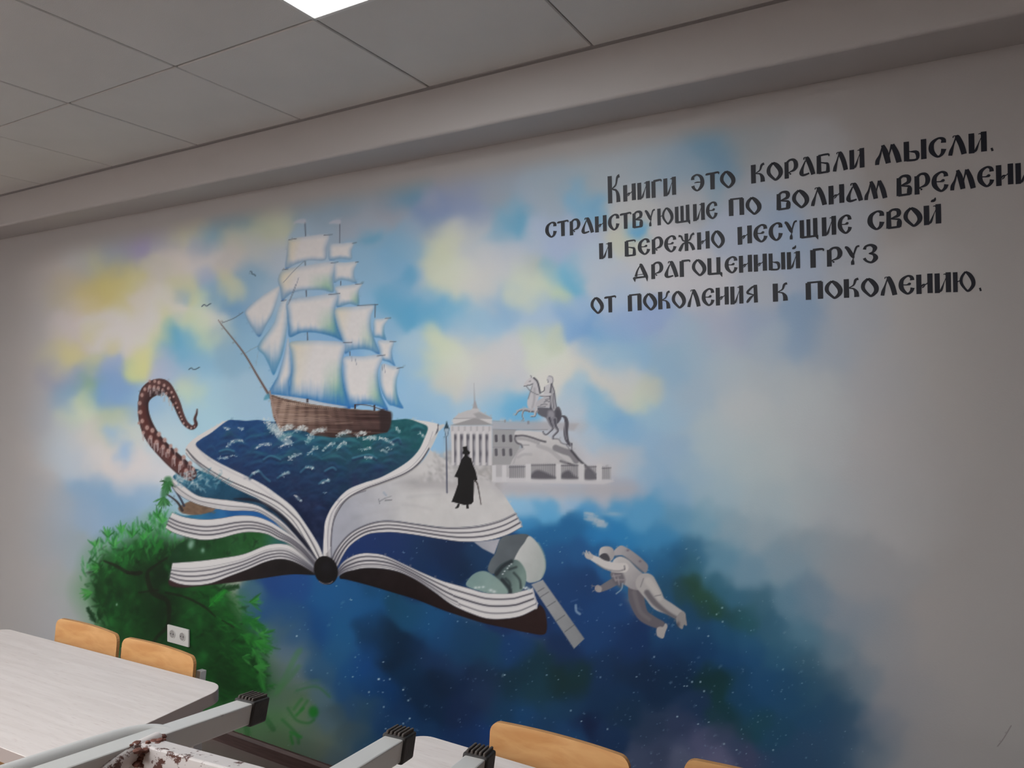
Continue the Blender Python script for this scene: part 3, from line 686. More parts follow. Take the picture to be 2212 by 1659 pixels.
# painted sprays beyond the tree
for p, w, c, a in [([(600, 1490), (620, 1455), (640, 1415), (648, 1405)], 12, '#4f8458', .6), ([(595, 1500), (622, 1470), (645, 1440)], 10, '#4a8350', .5), ([(640, 1492), (670, 1484), (690, 1486), (712, 1505)], 5, '#3f7a52', .7),
                   ([(620, 1490), (660, 1475), (690, 1468)], 4, '#527c66', .5), ([(440 + 90, 1556), (536, 1590)], 13, '#245e2c', .6), ([(572, 1548), (590, 1575)], 12, '#285f30', .6), ([(610, 1555), (640, 1585), (645, 1605)], 7, '#2c7034', .6),
                   ([(628, 1582), (650, 1592)], 7, '#2f8238', .8), ([(628, 1590), (632, 1606)], 6, '#2c7c34', .8), ([(622, 1530), (640, 1555), (665, 1562), (678, 1555)], 6, '#2c7034', .65), ([(635, 1532), (645, 1518), (652, 1510)], 7, '#33793a', .6),
                   ([(650, 1534), (664, 1514)], 6, '#33793a', .6), ([(640, 1545), (655, 1530)], 6, '#2d8035', .8)]:
    stroke(p, w, c, a, 2.5)
blob(677, 1538, 11, 13, '#1f7a2a', .95, p=4)
blob(560, 1545, 60, 26, '#4d8a50', .35); blob(500, 1585, 50, 14, '#5d9458', .4)

# ================================================================== book
P_BOOK = part('open_book')
PAGE = '#dedbda'
def pages(top, bot, pid, lines, shade_to=None, line_w=2.6):
    """a wad of pages between two edges; dark gaps run between them"""
    t = curve(top, closed=False, n=8); b = curve(bot, closed=False, n=8)
    def resample(P, n=60):
        d = np.r_[0, np.cumsum(np.hypot(*np.diff(P, axis=0).T))]; s = np.linspace(0, d[-1], n)
        return np.c_[np.interp(s, d, P[:, 0]), np.interp(s, d, P[:, 1])]
    t, b = resample(t), resample(b)
    fill(np.r_[t, b[::-1]], PAGE, pid=pid, smooth=False, soft=1.0)
    # soft tone towards the lower edge of each page and the spine
    for f, w, a in lines:
        L = t * (1 - f) + b * f
        n = len(L); f0, f1 = 0, n
        ww = np.linspace(w, w * .9, n)
        stroke(np.c_[L, ww * 2.4], w, '#9a96a0', .32 * a, 2.2, smooth=False)
        stroke(np.c_[L, ww], w, '#3c3a44', .85 * a, 1.0, smooth=False)
    stroke(t, 1.2, '#5d5b66', .5, .9, smooth=False); stroke(b, 1.4, '#45434e', .6, .9, smooth=False)
    if shade_to is not None:
        sx0, sy0, r = shade_to
        m, win = poly_field(np.r_[t, b[::-1]], 1.5)
        a0, b0, a1, b1 = win
        X, Y = np.meshgrid(np.arange(a0, a1) - OX, np.arange(b0, b1))
        d = np.hypot(X - sx0, Y - sy0)
        apply(np.clip(.5 + m / 2, 0, 1) * np.clip(1 - d / r, 0, 1) ** 1.2 * .55, win, '#55555f')

SPX, SPY = 704, 1232
Z5 = lambda p: Zo(300, 1000, p); Z3 = lambda p: Zo(250, 780, p); Z2 = lambda p: Zo(450, 760, p); Z6 = lambda p: Zo(750, 1000, p)
# background between the leaves
P_INSEA = part('island_sea', P_BOOK)
grad_fill(Z3([(495, 1000), (560, 960), (680, 930), (760, 960), (860, 1000), (1000, 1060), (1180, 1150), (1300, 1250), (1440, 1330), (1560, 1460), (1690, 1659), (1600, 1560), (1450, 1400), (1300, 1290), (1020, 1210), (850, 1190), (700, 1160), (560, 1060)]),
          lambda X, Y, d, u, v, s: mix(C('#1f5f7c'), C('#16233c'), np.clip(v * 1.3 - .1, 0, 1)) + (NZ[s][..., None] - .5) * 60, pid=P_INSEA)
grad_fill(Z5([(310, 425), (420, 455), (650, 400), (760, 395), (960, 410), (1050, 430), (1150, 490), (1240, 570), (1400, 690), (1220, 570), (1120, 505), (1000, 465), (850, 458), (700, 482), (560, 492), (400, 475)]),
          lambda X, Y, d, u, v, s: mix(C('#2f7c96'), C('#1f5fa0'), u * 2) + (NZ[s][..., None] - .5) * 30, pid=P_INSEA)
grad_fill(Z5([(470, 655), (600, 665), (850, 610), (960, 597), (1100, 612), (1280, 700), (1180, 700), (1080, 722), (900, 790), (700, 825), (520, 845), (300, 860), (260, 830), (350, 700)]),
          lambda X, Y, d, u, v, s: mix(mix(C('#143a20'), C('#215a2a'), u * 1.4), C('#2c6672'), np.clip((u - .78) * 5, 0, 1)) + (NZ[s][..., None] - .5) * 26, pid=P_TREE, soft=2)
leafy(60, (400, 1165, 560, 1205), ['#12301a', '#1c4f28', '#0f2616', '#2a6034'], (8, 18), (3, 7), (30, 150), .6, None, 8)
for x, y, r in [(414, 1173, 6), (411, 1179, 5), (438, 1189, 4)]: blob(x, y, r, r * 1.3, '#8fb4a2', .75)
# island with two palms
P_ISL = part('painted_island', P_BOOK)
fill(Z3([(540, 1270), (580, 1240), (650, 1210), (700, 1225), (760, 1250), (840, 1270), (850, 1290), (760, 1320), (660, 1330), (570, 1310)]), '#7d6552', pid=P_ISL, soft=1.6)
leafy(70, (392, 1085, 462, 1108), ['#5d4a3c', '#8f765e', '#6d5848'], (6, 14), (2, 4), (-30, 20), .5, None, 9)
P_PALM = part('palm_tree', P_BOOK)
stroke(Z3([(575, 1290, 6), (545, 1235, 5), (500, 1190, 4), (440, 1150, 3)]), 3, '#3a3436', 1, 1, pid=P_PALM)
stroke(Z3([(590, 1250, 5), (560, 1190, 4.4), (510, 1110, 4), (470, 1060, 3)]), 3, '#34384a', 1, 1, pid=P_PALM)
# first band of pages: rim of the painted sea
P_PG = part('page', P_BOOK)
SEA = [(491, 909), (456, 935), (435, 948), (423, 960), (437, 976), (465, 995), (500, 1013), (544, 1034), (570, 1048), (597, 1067), (632, 1095), (658, 1129), (687, 1175), (699, 1204)] + \
      Z2([(990, 1750), (1000, 1560), (1015, 1450), (1080, 1320), (1200, 1195), (1350, 1130), (1500, 1080), (1700, 965), (1810, 860), (1870, 740), (1895, 650), (1820, 610), (1720, 580), (1590, 590), (1300, 600), (900, 600), (620, 605), (500, 600), (430, 588), (330, 596), (240, 590)])
RIM = [(493, 908), (458, 924), (423, 945), (404, 963), (401, 978), (415, 993), (437, 1011), (465, 1030), (500, 1051), (535, 1067), (570, 1083), (599, 1101), (623, 1122), (646, 1150), (660, 1174), (690, 1224)] + \
      [(704, 1215), (704, 1165), (720, 1105)] + Z2([(1200, 1180), (1300, 1000), (1000, 900), (500, 800), (300, 640)])
fill(RIM, PAGE, pid=P_PG, soft=1.0)
RR = Z2([(1735, 582), (1820, 592), (1900, 603), (1990, 628), (1985, 680), (1920, 820), (1830, 955), (1700, 1058), (1500, 1135), (1350, 1190), (1200, 1270), (1120, 1370), (1075, 1500), (1060, 1680), (1000, 1750), (960, 1700), (1000, 1400), (1200, 1150), (1700, 900), (1850, 700), (1700, 620)])
fill(RR, PAGE, pid=P_PG, soft=1.0)
stroke([(403, 971), (430, 999), (482, 1032), (544, 1059), (575, 1072), (606, 1089), (632, 1112), (650, 1132), (676, 1176), (694, 1214)], 2.6, '#3f3d47', .9)
stroke([(408, 978), (433, 1006), (482, 1038), (544, 1067), (588, 1089), (620, 1112), (640, 1134), (664, 1174), (690, 1216)], 2.0, '#5d5b66', .8); stroke([(402, 979), (415, 994), (465, 1031), (535, 1068), (599, 1102), (646, 1151), (690, 1222)], 1.6, '#55535e', .6)
stroke(Z3([(690, 722), (800, 850), (1000, 960), (1200, 1060), (1400, 1210), (1550, 1340), (1660, 1490), (1760, 1670)]), 3, '#a9a4ac', .35, 2)
stroke(Z2([(1985, 630), (1980, 680), (1915, 820), (1825, 955), (1700, 1050), (1500, 1130), (1350, 1185), (1210, 1262), (1125, 1370), (1075, 1500), (1058, 1680)]), 3.2, '#4d4b55', .85)
stroke(Z2([(1940, 690), (1890, 820), (1800, 945), (1690, 1035), (1500, 1115), (1330, 1175), (1190, 1245), (1090, 1360), (1045, 1500), (1030, 1680)]), 1.4, '#8d8a94', .5)
# the sea on the open page
P_SEA = part('painted_sea', P_BOOK)
def sea_col(X, Y, d, u, v, s):
    t = np.clip((Y - 905) / 300, 0, 1)
    top = mix(C('#1d4c80'), C('#1d6068'), np.clip((X - 560) / 220, 0, 1))
    bot = mix(C('#16264e'), C('#0f1e3e'), t)
    c = mix(top, bot, np.clip((Y - 930) / 170 + (NZ[s] - .5) * .9, 0, 1))
    return c + (NZ[s][..., None] - .5) * 34 + (NZF[s][..., None] - .5) * 12
grad_fill(SEA, sea_col, pid=P_SEA)
sm, sw = poly_field(curve(SEA), 12)
def in_sea(x, y, d=4):
    i, j = int(x + OX) - sw[0], int(y) - sw[1]
    return 0 <= j < sm.shape[0] and 0 <= i < sm.shape[1] and sm[j, i] > d
r = np.random.RandomState(31)
for k in range(420):      # swell: paired dark and light crescents
    x = r.uniform(425, 925); y = r.uniform(915, 1120)
    if not in_sea(x, y, 9): continue
    if not (in_sea(x - 16, y, 2) and in_sea(x + 16, y, 2)): continue
    f = min(1, max(0, (y - 915) / 190)); L = r.uniform(8, 22)
    light = ['#2f7f8c', '#2a6f8e', '#3d8a92', '#256070'] if f < .45 else ['#1f4a72', '#234f7c', '#1c3f68']
    a = r.uniform(.1, .5) * (1 - f * .4); sl = r.uniform(-5, 3)
    stroke([(x - L, y + 3 - sl, 1), (x - L * .3, y - 2 - sl * .3, r.uniform(3, 9)), (x + L * .4, y - 2 + sl * .4, r.uniform(3, 8)), (x + L, y + 3 + sl, 1)], 4, light[r.randint(len(light))], a, 2.6)
    stroke([(x - L, y + 8 - sl, 1), (x, y + 5, r.uniform(4, 9)), (x + L, y + 8 + sl, 1)], 4, '#12264e' if x < 620 or f > .4 else '#123a4c', a * .9, 2.8)
# bigger crests seen in the painting (zoomed coordinates)
for p in [[(360, 1080), (430, 1030), (480, 1080), (530, 1120)], [(600, 1090), (680, 1040), (700, 1050)], [(800, 1040), (860, 990), (910, 1010)], [(1010, 1030), (1070, 1000), (1100, 1020)],
          [(960, 1140), (1000, 1110), (1040, 1120)], [(480, 930), (540, 900), (620, 930)], [(100, 860), (160, 845), (220, 860)], [(1250, 920), (1380, 890), (1450, 920)], [(1580, 770), (1640, 745), (1660, 780)]]:
    stroke(Z2(p), 4.5, '#4f8fa4', .7, 1.6); stroke([(x, y + 4) for x, y in Z2(p)], 6, '#14284c', .55, 2)
def foam(p, w=5, n=14, a=.9, jit=3):
    if n > 5:
        q = [(x, y) for x, y in p]; k = len(q)
        stroke([(x, y, [1.5, 6, 4][min(2, int(3 * i / k))] * jit / 3) for i, (x, y) in enumerate(q)], 4, '#c3d2d6', .55, 1.8, noise=.8)
    P = curve(p, closed=False, n=6)
    for k in range(n):
        q = P[rng.randint(len(P))]; ang = rng.uniform(0, 6.28); l = rng.uniform(1.5, 5)
        x, y = q[0] + rng.uniform(-jit, jit), q[1] + rng.uniform(-jit, jit)
        stroke([(x, y), (x + math.cos(ang) * l, y + math.sin(ang) * l * .7)], rng.uniform(1, w * .5), rng.choice(['#d5dcdc', '#b8cfd4', '#e0e2e0']), a * rng.uniform(.5, 1), .8, smooth=False)
for p, n in [([(160, 820), (220, 770), (290, 765)], 16), ([(400, 835), (470, 800), (540, 795)], 14), ([(690, 940), (740, 900), (800, 880)], 16), ([(870, 880), (920, 830), (950, 830)], 14), ([(1110, 850), (1150, 800), (1190, 790)], 14),
             ([(1340, 755), (1390, 740), (1430, 740)], 10), ([(610, 830), (660, 800), (720, 790)], 14), ([(990, 850), (1050, 800), (1090, 790)], 16), ([(80, 920), (160, 915)], 8), ([(190, 905), (240, 895)], 5), ([(1320, 845), (1400, 830)], 8),
             ([(1500, 850), (1540, 865)], 6), ([(1350, 910), (1410, 915)], 8), ([(130, 650), (170, 665)], 7), ([(260, 655), (295, 665)], 6), ([(740, 1240), (770, 1260), (800, 1290)], 9), ([(970, 1135), (1040, 1110)], 8), ([(1620, 650), (1650, 690)], 6),
             ([(1830, 700), (1860, 730)], 6), ([(1470, 740), (1540, 760), (1600, 800)], 16), ([(1540, 820), (1570, 840)], 5), ([(620, 1070), (690, 1045)], 7), ([(840, 1000), (900, 1000)], 7), ([(370, 1060), (430, 1030)], 7), ([(1000, 1215), (1020, 1220)], 3)]:
    foam(Z2(p), 4, n)
# scene page (snowy square) right of the gutter
P_SQ = part('snowy_square', P_BOOK)
SQ = Z2([(2040, 640), (1990, 640), (1985, 700), (1925, 830), (1835, 965), (1700, 1068), (1500, 1145), (1350, 1200), (1205, 1280), (1125, 1380), (1080, 1500), (1065, 1680)]) + [(714, 1208), (725, 1188), (743, 1164), (764, 1146), (794, 1132), (824, 1125)] + \
     Z6([(420, 502), (600, 527), (850, 557), (1100, 547), (1300, 502), (1440, 442), (1450, 425), (1350, 270), (1280, 195), (1250, 150), (900, 0), (700, -150)])
def sq_col(X, Y, d, u, v, s):
    c = mix(C('#aeb0b8'), C('#cfcdcc'), np.clip((X - 740) / 160, 0, 1))
    c = mix(c, C('#a9abb8'), np.clip((860 - X) / 200, 0, 1) * np.clip((Y - 1030) / 60, 0, 1) * .9)
    band = np.clip(1 - np.abs(Y - 1045 - (X - 850) * -.03) / 22, 0, 1) * np.clip((X - 850) / 40, 0, 1) * np.clip((1030 - X) / 60, 0, 1)
    c = mix(c, C('#a2a0a2'), band * .6)
    return c + (NZ[s][..., None] - .5) * 16
grad_fill(SQ, sq_col, pid=P_SQ, soft=1.2, smooth=True)
for x0, y0, x1, y1, a in [(880, 1075, 950, 1068, .4), (870, 1090, 930, 1100, .35), (780, 1085, 830, 1082, .3), (900, 1050, 960, 1052, .5), (760, 1120, 860, 1098, .3), (850, 1045, 900, 1040, .5), (930, 1035, 990, 1030, .4)]:
    stroke([(x0, y0), ((x0 + x1) / 2, (y0 + y1) / 2 - 2), (x1, y1)], 5, '#9f9ea4', a * .5, 4)
stroke([(820, 1083), (832, 1076)], 2, '#73737c', .6); stroke([(829, 1064), (834, 1070)], 4, '#8fa0b4', .6, 2); stroke([(832, 1081), (846, 1080)], 2.5, '#66666e', .7); stroke([(833, 1076), (845, 1072)], 1.6, '#77777f', .6)
stroke([(818, 1078), (820, 1088)], 1.6, '#66666e', .6)
# second leaf, left: under the tentacle
P_PG2 = part('page', P_BOOK)
pages(Z3([(490, 1018), (560, 1060), (700, 1160), (850, 1190), (1020, 1210), (1200, 1240), (1300, 1290), (1450, 1400), (1600, 1560), (1720, 1700)]),
      Z3([(478, 1060), (530, 1140), (650, 1212), (760, 1252), (960, 1290), (1120, 1292), (1230, 1305), (1340, 1365), (1450, 1445), (1600, 1600), (1700, 1720)]), P_PG2, [(.55, 2.2, .6), (.8, 1.4, .3)], (SPX, SPY, 110))
fill([(505, 1078), (560, 1086), (590, 1104), (622, 1134), (658, 1176), (684, 1210), (664, 1174), (642, 1146), (620, 1122), (598, 1103), (570, 1086), (540, 1076)], '#191b2c', pid=P_BOOK, soft=2.2)
# third wad, left
P_PG3 = part('page', P_BOOK)
pages(Z5([(288, 430), (400, 470), (560, 490), (700, 480), (850, 456), (1000, 462), (1120, 502), (1220, 562), (1400, 690), (1540, 860)]),
      Z5([(230, 562), (300, 602), (420, 640), (560, 665), (700, 650), (850, 610), (960, 595), (1100, 612), (1200, 660), (1300, 700), (1420, 790), (1520, 900)]), P_PG3, [(.36, 3.0, .95), (.56, 2.8, .9), (.76, 3.0, 1)], (SPX, SPY, 130))
# fourth wad, left, over the cover
P_COV = part('book_cover', P_BOOK)
grad_fill(Z5([(262, 1005), (350, 1040), (470, 1055), (620, 1035), (780, 975), (940, 915), (1080, 855), (1200, 825), (1300, 835), (1400, 875), (1520, 945), (1520, 968), (1300, 965), (1000, 1008), (750, 1040), (500, 1068), (380, 1078), (270, 1060)]),
          lambda X, Y, d, u, v, s: mix(C('#3a2628'), C('#1b1718'), u * 1.5) + (NZ[s][..., None] - .5) * 10, pid=P_COV)
P_PG4 = part('page', P_BOOK)
pages(Z5([(290, 865), (500, 850), (700, 825), (900, 790), (1080, 720), (1180, 700), (1290, 710), (1380, 770), (1500, 880), (1530, 930)]),
      Z5([(265, 1010), (350, 1045), (470, 1058), (620, 1040), (780, 980), (940, 920), (1080, 860), (1200, 830), (1300, 840), (1400, 880), (1530, 955)]), P_PG4, [(.42, 2.6, .8), (.62, 3.0, .9), (.82, 3.0, .9), (.28, 1.2, .3)], (SPX, SPY, 100))
# space between the right-hand leaves
P_SPC = part('page', P_BOOK)
# right wad under the square
pages([(715, 1210), (725, 1188), (743, 1164), (764, 1146), (794, 1132), (824, 1125)] + Z6([(420, 502), (600, 527), (850, 557), (1100, 547), (1300, 502), (1440, 440), (1455, 432)]),
      [(728, 1226), (740, 1202), (754, 1181), (775, 1164), (798, 1153), (824, 1150)] + Z6([(400, 598), (600, 622), (800, 655), (1000, 680), (1200, 672), (1380, 622), (1510, 552)]), P_SPC, [(.08, 2.6, .9), (.38, 2.6, 1), (.7, 3.2, 1)], (SPX, SPY, 70))
# feather the fore edge into steps
for a, b in [((1455, 432), (1470, 470)), ((1470, 470), (1500, 510)), ((1500, 510), (1512, 552))]:
    stroke(Z6([a, b]), 2.2, '#b0acb0', .8, 1, smooth=False)
# gutter fan between spine and leaves (right)
for p, w, c, a in [([(716, 1205), (716, 1150), (726, 1105), (752, 1075), (790, 1060)], 2.2, '#6b6974', .8),
                   ([(709, 1200), (708, 1150), (716, 1110), (738, 1078)], 2, '#8f8c96', .7), ([(712, 1203), (712, 1150), (722, 1100)], 5, '#cfccd0', .6)]:
    stroke(p, w, c, a, 1.0)
# right cover and lowest wad
P_COVR = part('book_cover', P_BOOK)
grad_fill(Z6([(-60, 970), (0, 935), (150, 905), (300, 910), (450, 940), (600, 1010), (750, 1110), (900, 1220), (1050, 1290), (1200, 1340), (1350, 1345), (1500, 1320), (1640, 1250), (1665, 1225), (1715, 1300), (1712, 1475), (1550, 1465), (1400, 1432), (1200, 1390), (1000, 1330), (800, 1262), (600, 1182), (400, 1122), (200, 1062), (0, 1010), (-60, 1000)]),
          lambda X, Y, d, u, v, s: mix(C('#191416'), C('#2c1c1b'), u) + (NZ[s][..., None] - .5) * 10, pid=P_COVR)
P_PG5 = part('page', P_BOOK)
pages([(726, 1238), (740, 1215)] + Z6([(40, 808), (100, 788), (180, 780), (320, 800), (500, 880), (650, 950), (850, 1030), (1050, 1085), (1200, 1125), (1400, 1130), (1500, 1110), (1600, 1085)]),
      [(728, 1246), (745, 1236)] + Z6([(60, 925), (150, 908), (300, 912), (450, 942), (600, 1012), (750, 1112), (900, 1222), (1050, 1292), (1200, 1342), (1350, 1347), (1500, 1322), (1640, 1255)]), P_PG5, [(.22, 3, .9), (.5, 3.4, 1), (.74, 2.8, .8), (.88, 1.6, .5)], (SPX, SPY, 80))
P_SPN = part('book_spine', P_BOOK)
fill([(SPX + 26 * math.cos(t) + 3 * math.sin(t), SPY + 31 * math.sin(t)) for t in np.linspace(0, 6.28, 14)[:-1]], '#141213', pid=P_SPN, soft=1.2)
stroke([(690, 1256), (700, 1261), (712, 1260), (718, 1256)], 2, '#8d8084', .8)
blob(704, 1225, 12, 14, '#1d1b20', .8)
# splash round the tentacle root
TS = [(395, 1015), (420, 1030), (440, 1045), (430, 1060), (400, 1040), (380, 1030)]
leafy(120, (375, 1020, 480, 1060), ['#cfdadd', '#9fc0cc', '#5f98b0', '#3d7f9a', '#e0e4e4'], (5, 14), (1.5, 3.5), (0, 360), .75, lambda x, y: y > 1008 + abs(x - 415) * .1 and y < 1062 - abs(x - 425) * .35, 12)
leafy(60, (430, 1000, 500, 1050), ['#2a6f86', '#5f9aac', '#2f7c8c'], (5, 14), (1.5, 3.5), (0, 60), .5, lambda x, y: y > 1005 + (x - 430) * .5 and y < 1030 + (x - 430) * .4, 13)

# ================================================================== tentacle
P_TEN = part('octopus_tentacle')
TC = Z3([(703, 415, 6), (700, 450, 14), (684, 500, 22), (694, 545, 28), (670, 572, 34), (640, 568, 40), (598, 530, 46), (560, 455, 54), (528, 370, 66), (480, 280, 80), (420, 215, 104), (345, 225, 136), (275, 270, 124), (242, 340, 92), (238, 420, 92),
         (250, 500, 104), (282, 590, 118), (335, 680, 126), (410, 765, 132), (490, 845, 138), (570, 915, 140), (640, 975, 120)])
TC = [(a, b, w / 4) for a, b, w in TC]
stroke(TC, 1, '#4a2f30', 1, 1.0, pid=P_TEN)
TCc = curve(TC, closed=False, n=6)
nrm = []
for i in range(len(TCc)):
    d = TCc[min(i + 1, len(TCc) - 1), :2] - TCc[max(i - 1, 0), :2]; d = d / (np.hypot(*d) + 1e-6); nrm.append((-d[1], d[0]))
nrm = np.array(nrm)
stroke(np.c_[TCc[:, :2] + nrm * TCc[:, 2:3] * .22, TCc[:, 2] * .4], 1, '#6d4844', .6, 3, smooth=False)
stroke(np.c_[TCc[:, :2] - nrm * TCc[:, 2:3] * .38, TCc[:, 2] * .2], 1, '#2b1a1e', .6, 2, smooth=False)
stroke(np.c_[TCc[-44:, :2], TCc[-44:, 2] * .5], 1, '#5d2c28', .6, 4, smooth=False)
def sucker(x, y, r, drip=0):
    blob(x, y, r * 1.15, r * 1.35, '#a9807a', .95, p=4); blob(x, y, r * .75, r * .95, '#d0b3aa', .95, p=4); blob(x + .3, y, r * .3, r * .45, '#8a625c', .8)
    for k in range(drip):
        xx = x + (k - drip / 2) * 2.6 + rng.uniform(-.6, .6); stroke([(xx, y + r * .6), (xx, y + r + rng.uniform(5, 16))], 1.6, '#c2b4b4', .75, .7, smooth=False)
Z9 = lambda x, y: (280 + x / 5.53, 800 + y / 5.53)
for x, y, r_, dr in [(300, 130, 3.6, 0), (350, 145, 4, 0), (412, 180, 3.6, 0), (462, 215, 3.4, 0), (500, 262, 3, 0), (525, 315, 2.6, 0), (552, 390, 2.6, 0), (570, 445, 2.4, 0), (595, 505, 2.4, 0), (612, 550, 2.2, 0), (625, 585, 2.2, 0), (645, 632, 2.6, 0), (690, 675, 2.4, 0), (735, 690, 2.2, 0), (775, 675, 2, 0),
                     (182, 225, 4, 0), (147, 295, 4.4, 0), (121, 392, 4.4, 0), (128, 500, 4.8, 0), (105, 500, 2.4, 0), (150, 605, 4.8, 0), (112, 630, 3, 0), (208, 685, 5.2, 0), (272, 718, 5.4, 0), (348, 765, 5.2, 0), (418, 835, 4.8, 0), (165, 745, 3.8, 2),
                     (250, 800, 4.8, 4), (322, 860, 5.6, 5), (400, 915, 5.2, 4), (462, 965, 5.4, 4), (490, 905, 4, 2), (552, 955, 4.6, 1), (530, 1040, 5, 4), (612, 1110, 5.4, 4), (645, 1040, 4.6, 2), (722, 1110, 4.6, 3), (675, 1200, 5, 3), (760, 1180, 4, 2),
                     (240, 195, 4, 3), (293, 200, 3.8, 3), (342, 210, 4, 4), (395, 235, 3.4, 3), (440, 275, 3, 2), (480, 330, 2.6, 2), (520, 410, 2.4, 1), (240, 130, 3, 0)]:
    x, y = Z9(x, y); sucker(x, y, r_ * .82, dr)
for k in range(16): stroke([(322 + k * 2.2, 846 - abs(k - 8) * .3), (322 + k * 2.2 + rng.uniform(-.5, .5), 852 + rng.uniform(0, 4))], 1.4, rng.choice(['#b8aaac', '#2c2024']), .7, .7, smooth=False)
leafy(46, (385, 1016, 440, 1040), ['#e0e4e4', '#b9ccd2', '#8fb4c2'], (4, 12), (1.2, 3), (0, 360), .8, lambda x, y: y > 1012 + abs(x - 420) * .3, 14)

# palm crowns
for cx_, cy_, s in [(362, 1043, 1.0), (354, 1075, 1.05)]:
    for k in range(26):
        t = math.radians(rng.uniform(150, 400)); l = rng.uniform(8, 20) * s
        if cy_ > 1060: t = math.radians(rng.uniform(190, 350)); l *= 1.2
        stroke([(cx_, cy_, 3), (cx_ + math.cos(t) * l * .6, cy_ - math.sin(t) * l * .7 + 1, 3.6), (cx_ + math.cos(t) * l, cy_ - math.sin(t) * l + 4, 1)], 3, rng.choice(['#2c6a36', '#3f8548', '#1c4a28', '#4d9455']), .9, .9, pid=P_PALM, smooth=False)
fill([(356, 1032), (368, 1030), (372, 1042), (366, 1056), (362, 1068), (350, 1080), (348, 1064), (354, 1048)], '#337540', .8, 3, pid=P_PALM)

# ================================================================== ship
P_SHIP = part('sailing_ship')
def ZS(p): return Zo(450, 450, p)
def sail(pts, glow=10, bottom=.28, green=0.0, yellow=0.0, left=1.0, base='#d6d3d4', blue='#3f86c4', deep='#2a66b8'):
    base = '#e2dfde'; glow *= 1.35; bottom = min(.5, bottom * 1.5); green = min(1.3, green * 1.4)
    pid = part('painted_sail', P_SHIP)
    def fn(X, Y, d, u, v, s):
        c = np.zeros(X.shape + (3,), np.float32) + C(base)
        if yellow: c = mix(c, C('#e0d3a2'), np.clip(1 - u * 2.2 - v * .6, 0, 1) * yellow)
        if green: c = mix(c, C('#93c2a8'), np.clip((u - .5) * 3, 0, 1) * np.clip((v - .25) * 2.2, 0, 1) * np.clip(green * (.6 + NZV[s] * .8), 0, 1))
        edge = np.clip(1 - d / glow, 0, 1) ** 1.9
        side = np.clip(.25 + v * .9 + np.abs(u - .5) * .3, 0, 1)
        c = mix(c, C(blue) * .93, edge * side * .95)
        st = (NZV[s] - .5) * .9
        b = np.clip((v - (1 - bottom)) / bottom + st * .55, 0, 1)
        c = mix(c, C(blue) * .95, b * .95 * np.clip((v - .5) * 3, 0, 1))
        c = mix(c, C(deep), np.clip((v - .93) * 12, 0, 1) * np.clip(edge * 1.4, 0, 1) * .7)
        return c + (NZF[s][..., None] - .5) * 6
    grad_fill(ZS(pts), fn, pid=pid, margin=18, soft=1.4)
    return pid
# jibs (head sails)
sail([(600, 675), (618, 705), (560, 900), (500, 1010), (442, 1110), (380, 1040), (330, 950), (322, 880), (440, 775)], 8, .3, base='#cfced2', blue='#7ba8cf')
sail([(640, 800), (690, 800), (686, 1000), (645, 1240), (600, 1370), (562, 1440), (520, 1350), (480, 1270), (428, 1190), (560, 1000), (600, 880)], 12, .34, yellow=.3, base='#cfd0d2', blue='#5da0cf', deep='#2f86c4')
for p, w in [([(835, 120), (840, 245)], 2.2), ([(836, 455), (838, 500)], 2.2), ([(845, 700), (848, 765)], 2.8), ([(855, 1070), (858, 1140)], 2.8), ([(1135, 135), (1134, 300)], 1.8), ([(1143, 630), (1145, 662)], 2.2), ([(1443, 830), (1440, 940)], 2.4), ([(1222, 1240), (1224, 1275)], 2.4)]:
    stroke(ZS(p), w * .9, '#4f5468', .85, .8, pid=part('mast', P_SHIP), smooth=False)
for fx_, fy_ in [(838, 100), (1140, 105)]:
    fill(ZS([(fx_, fy_ - 5), (fx_ - 55, fy_ - 3), (fx_ - 100, fy_ + 25), (fx_ - 50, fy_ + 28), (fx_, fy_ + 30)]), '#c6c8d2', .75, 2)
sail([(702, 268), (860, 240), (1035, 230), (1022, 340), (1010, 445), (870, 450), (760, 482), (668, 522), (676, 400), (684, 310)], 10, .2, yellow=.8, base='#d2d0d2', blue='#8fb0d2')
sail([(1060, 312), (1150, 304), (1250, 298), (1238, 370), (1236, 440), (1140, 436), (1048, 448), (1040, 380)], 9, .2, base='#d3d3d2', blue='#8ab0d2')
sail([(655, 532), (860, 492), (1085, 468), (1078, 600), (1082, 722), (990, 708), (900, 706), (800, 712), (720, 735), (680, 765), (636, 798), (622, 700), (602, 610)], 11, .24, yellow=.7, green=.7, base='#d2d1cf', blue='#7ba6cf')
sail([(1096, 476), (1190, 468), (1283, 464), (1262, 530), (1262, 590), (1282, 645), (1200, 626), (1140, 620), (1086, 642), (1084, 560)], 9, .26, base='#d0d0cf', blue='#84aed0')
sail([(1096, 682), (1210, 664), (1325, 652), (1300, 720), (1300, 840), (1220, 826), (1110, 852), (1112, 760)], 9, .25, green=.8, base='#d0d0ce', blue='#6fa3cc')
sail([(692, 792), (900, 760), (1112, 738), (1098, 860), (1102, 960), (1130, 1060), (1170, 1148), (1090, 1115), (1000, 1088), (900, 1072), (800, 1076), (702, 1112), (690, 1020), (682, 930)], 12, .26, green=1.0, base='#d4d2d3', blue='#3f88c6')
sail([(1102, 868), (1260, 850), (1424, 838), (1406, 930), (1406, 1020), (1432, 1120), (1482, 1258), (1400, 1228), (1330, 1218), (1240, 1225), (1178, 1252), (1152, 1130), (1108, 990)], 11, .22, yellow=.5, green=.4, base='#d5d2d3', blue='#5c98cc')
sail([(1436, 962), (1500, 954), (1562, 944), (1524, 1010), (1520, 1070), (1536, 1140), (1480, 1120), (1428, 1108), (1424, 1040)], 8, .3, green=.6, base='#d0d0d0', blue='#5a9ccf')
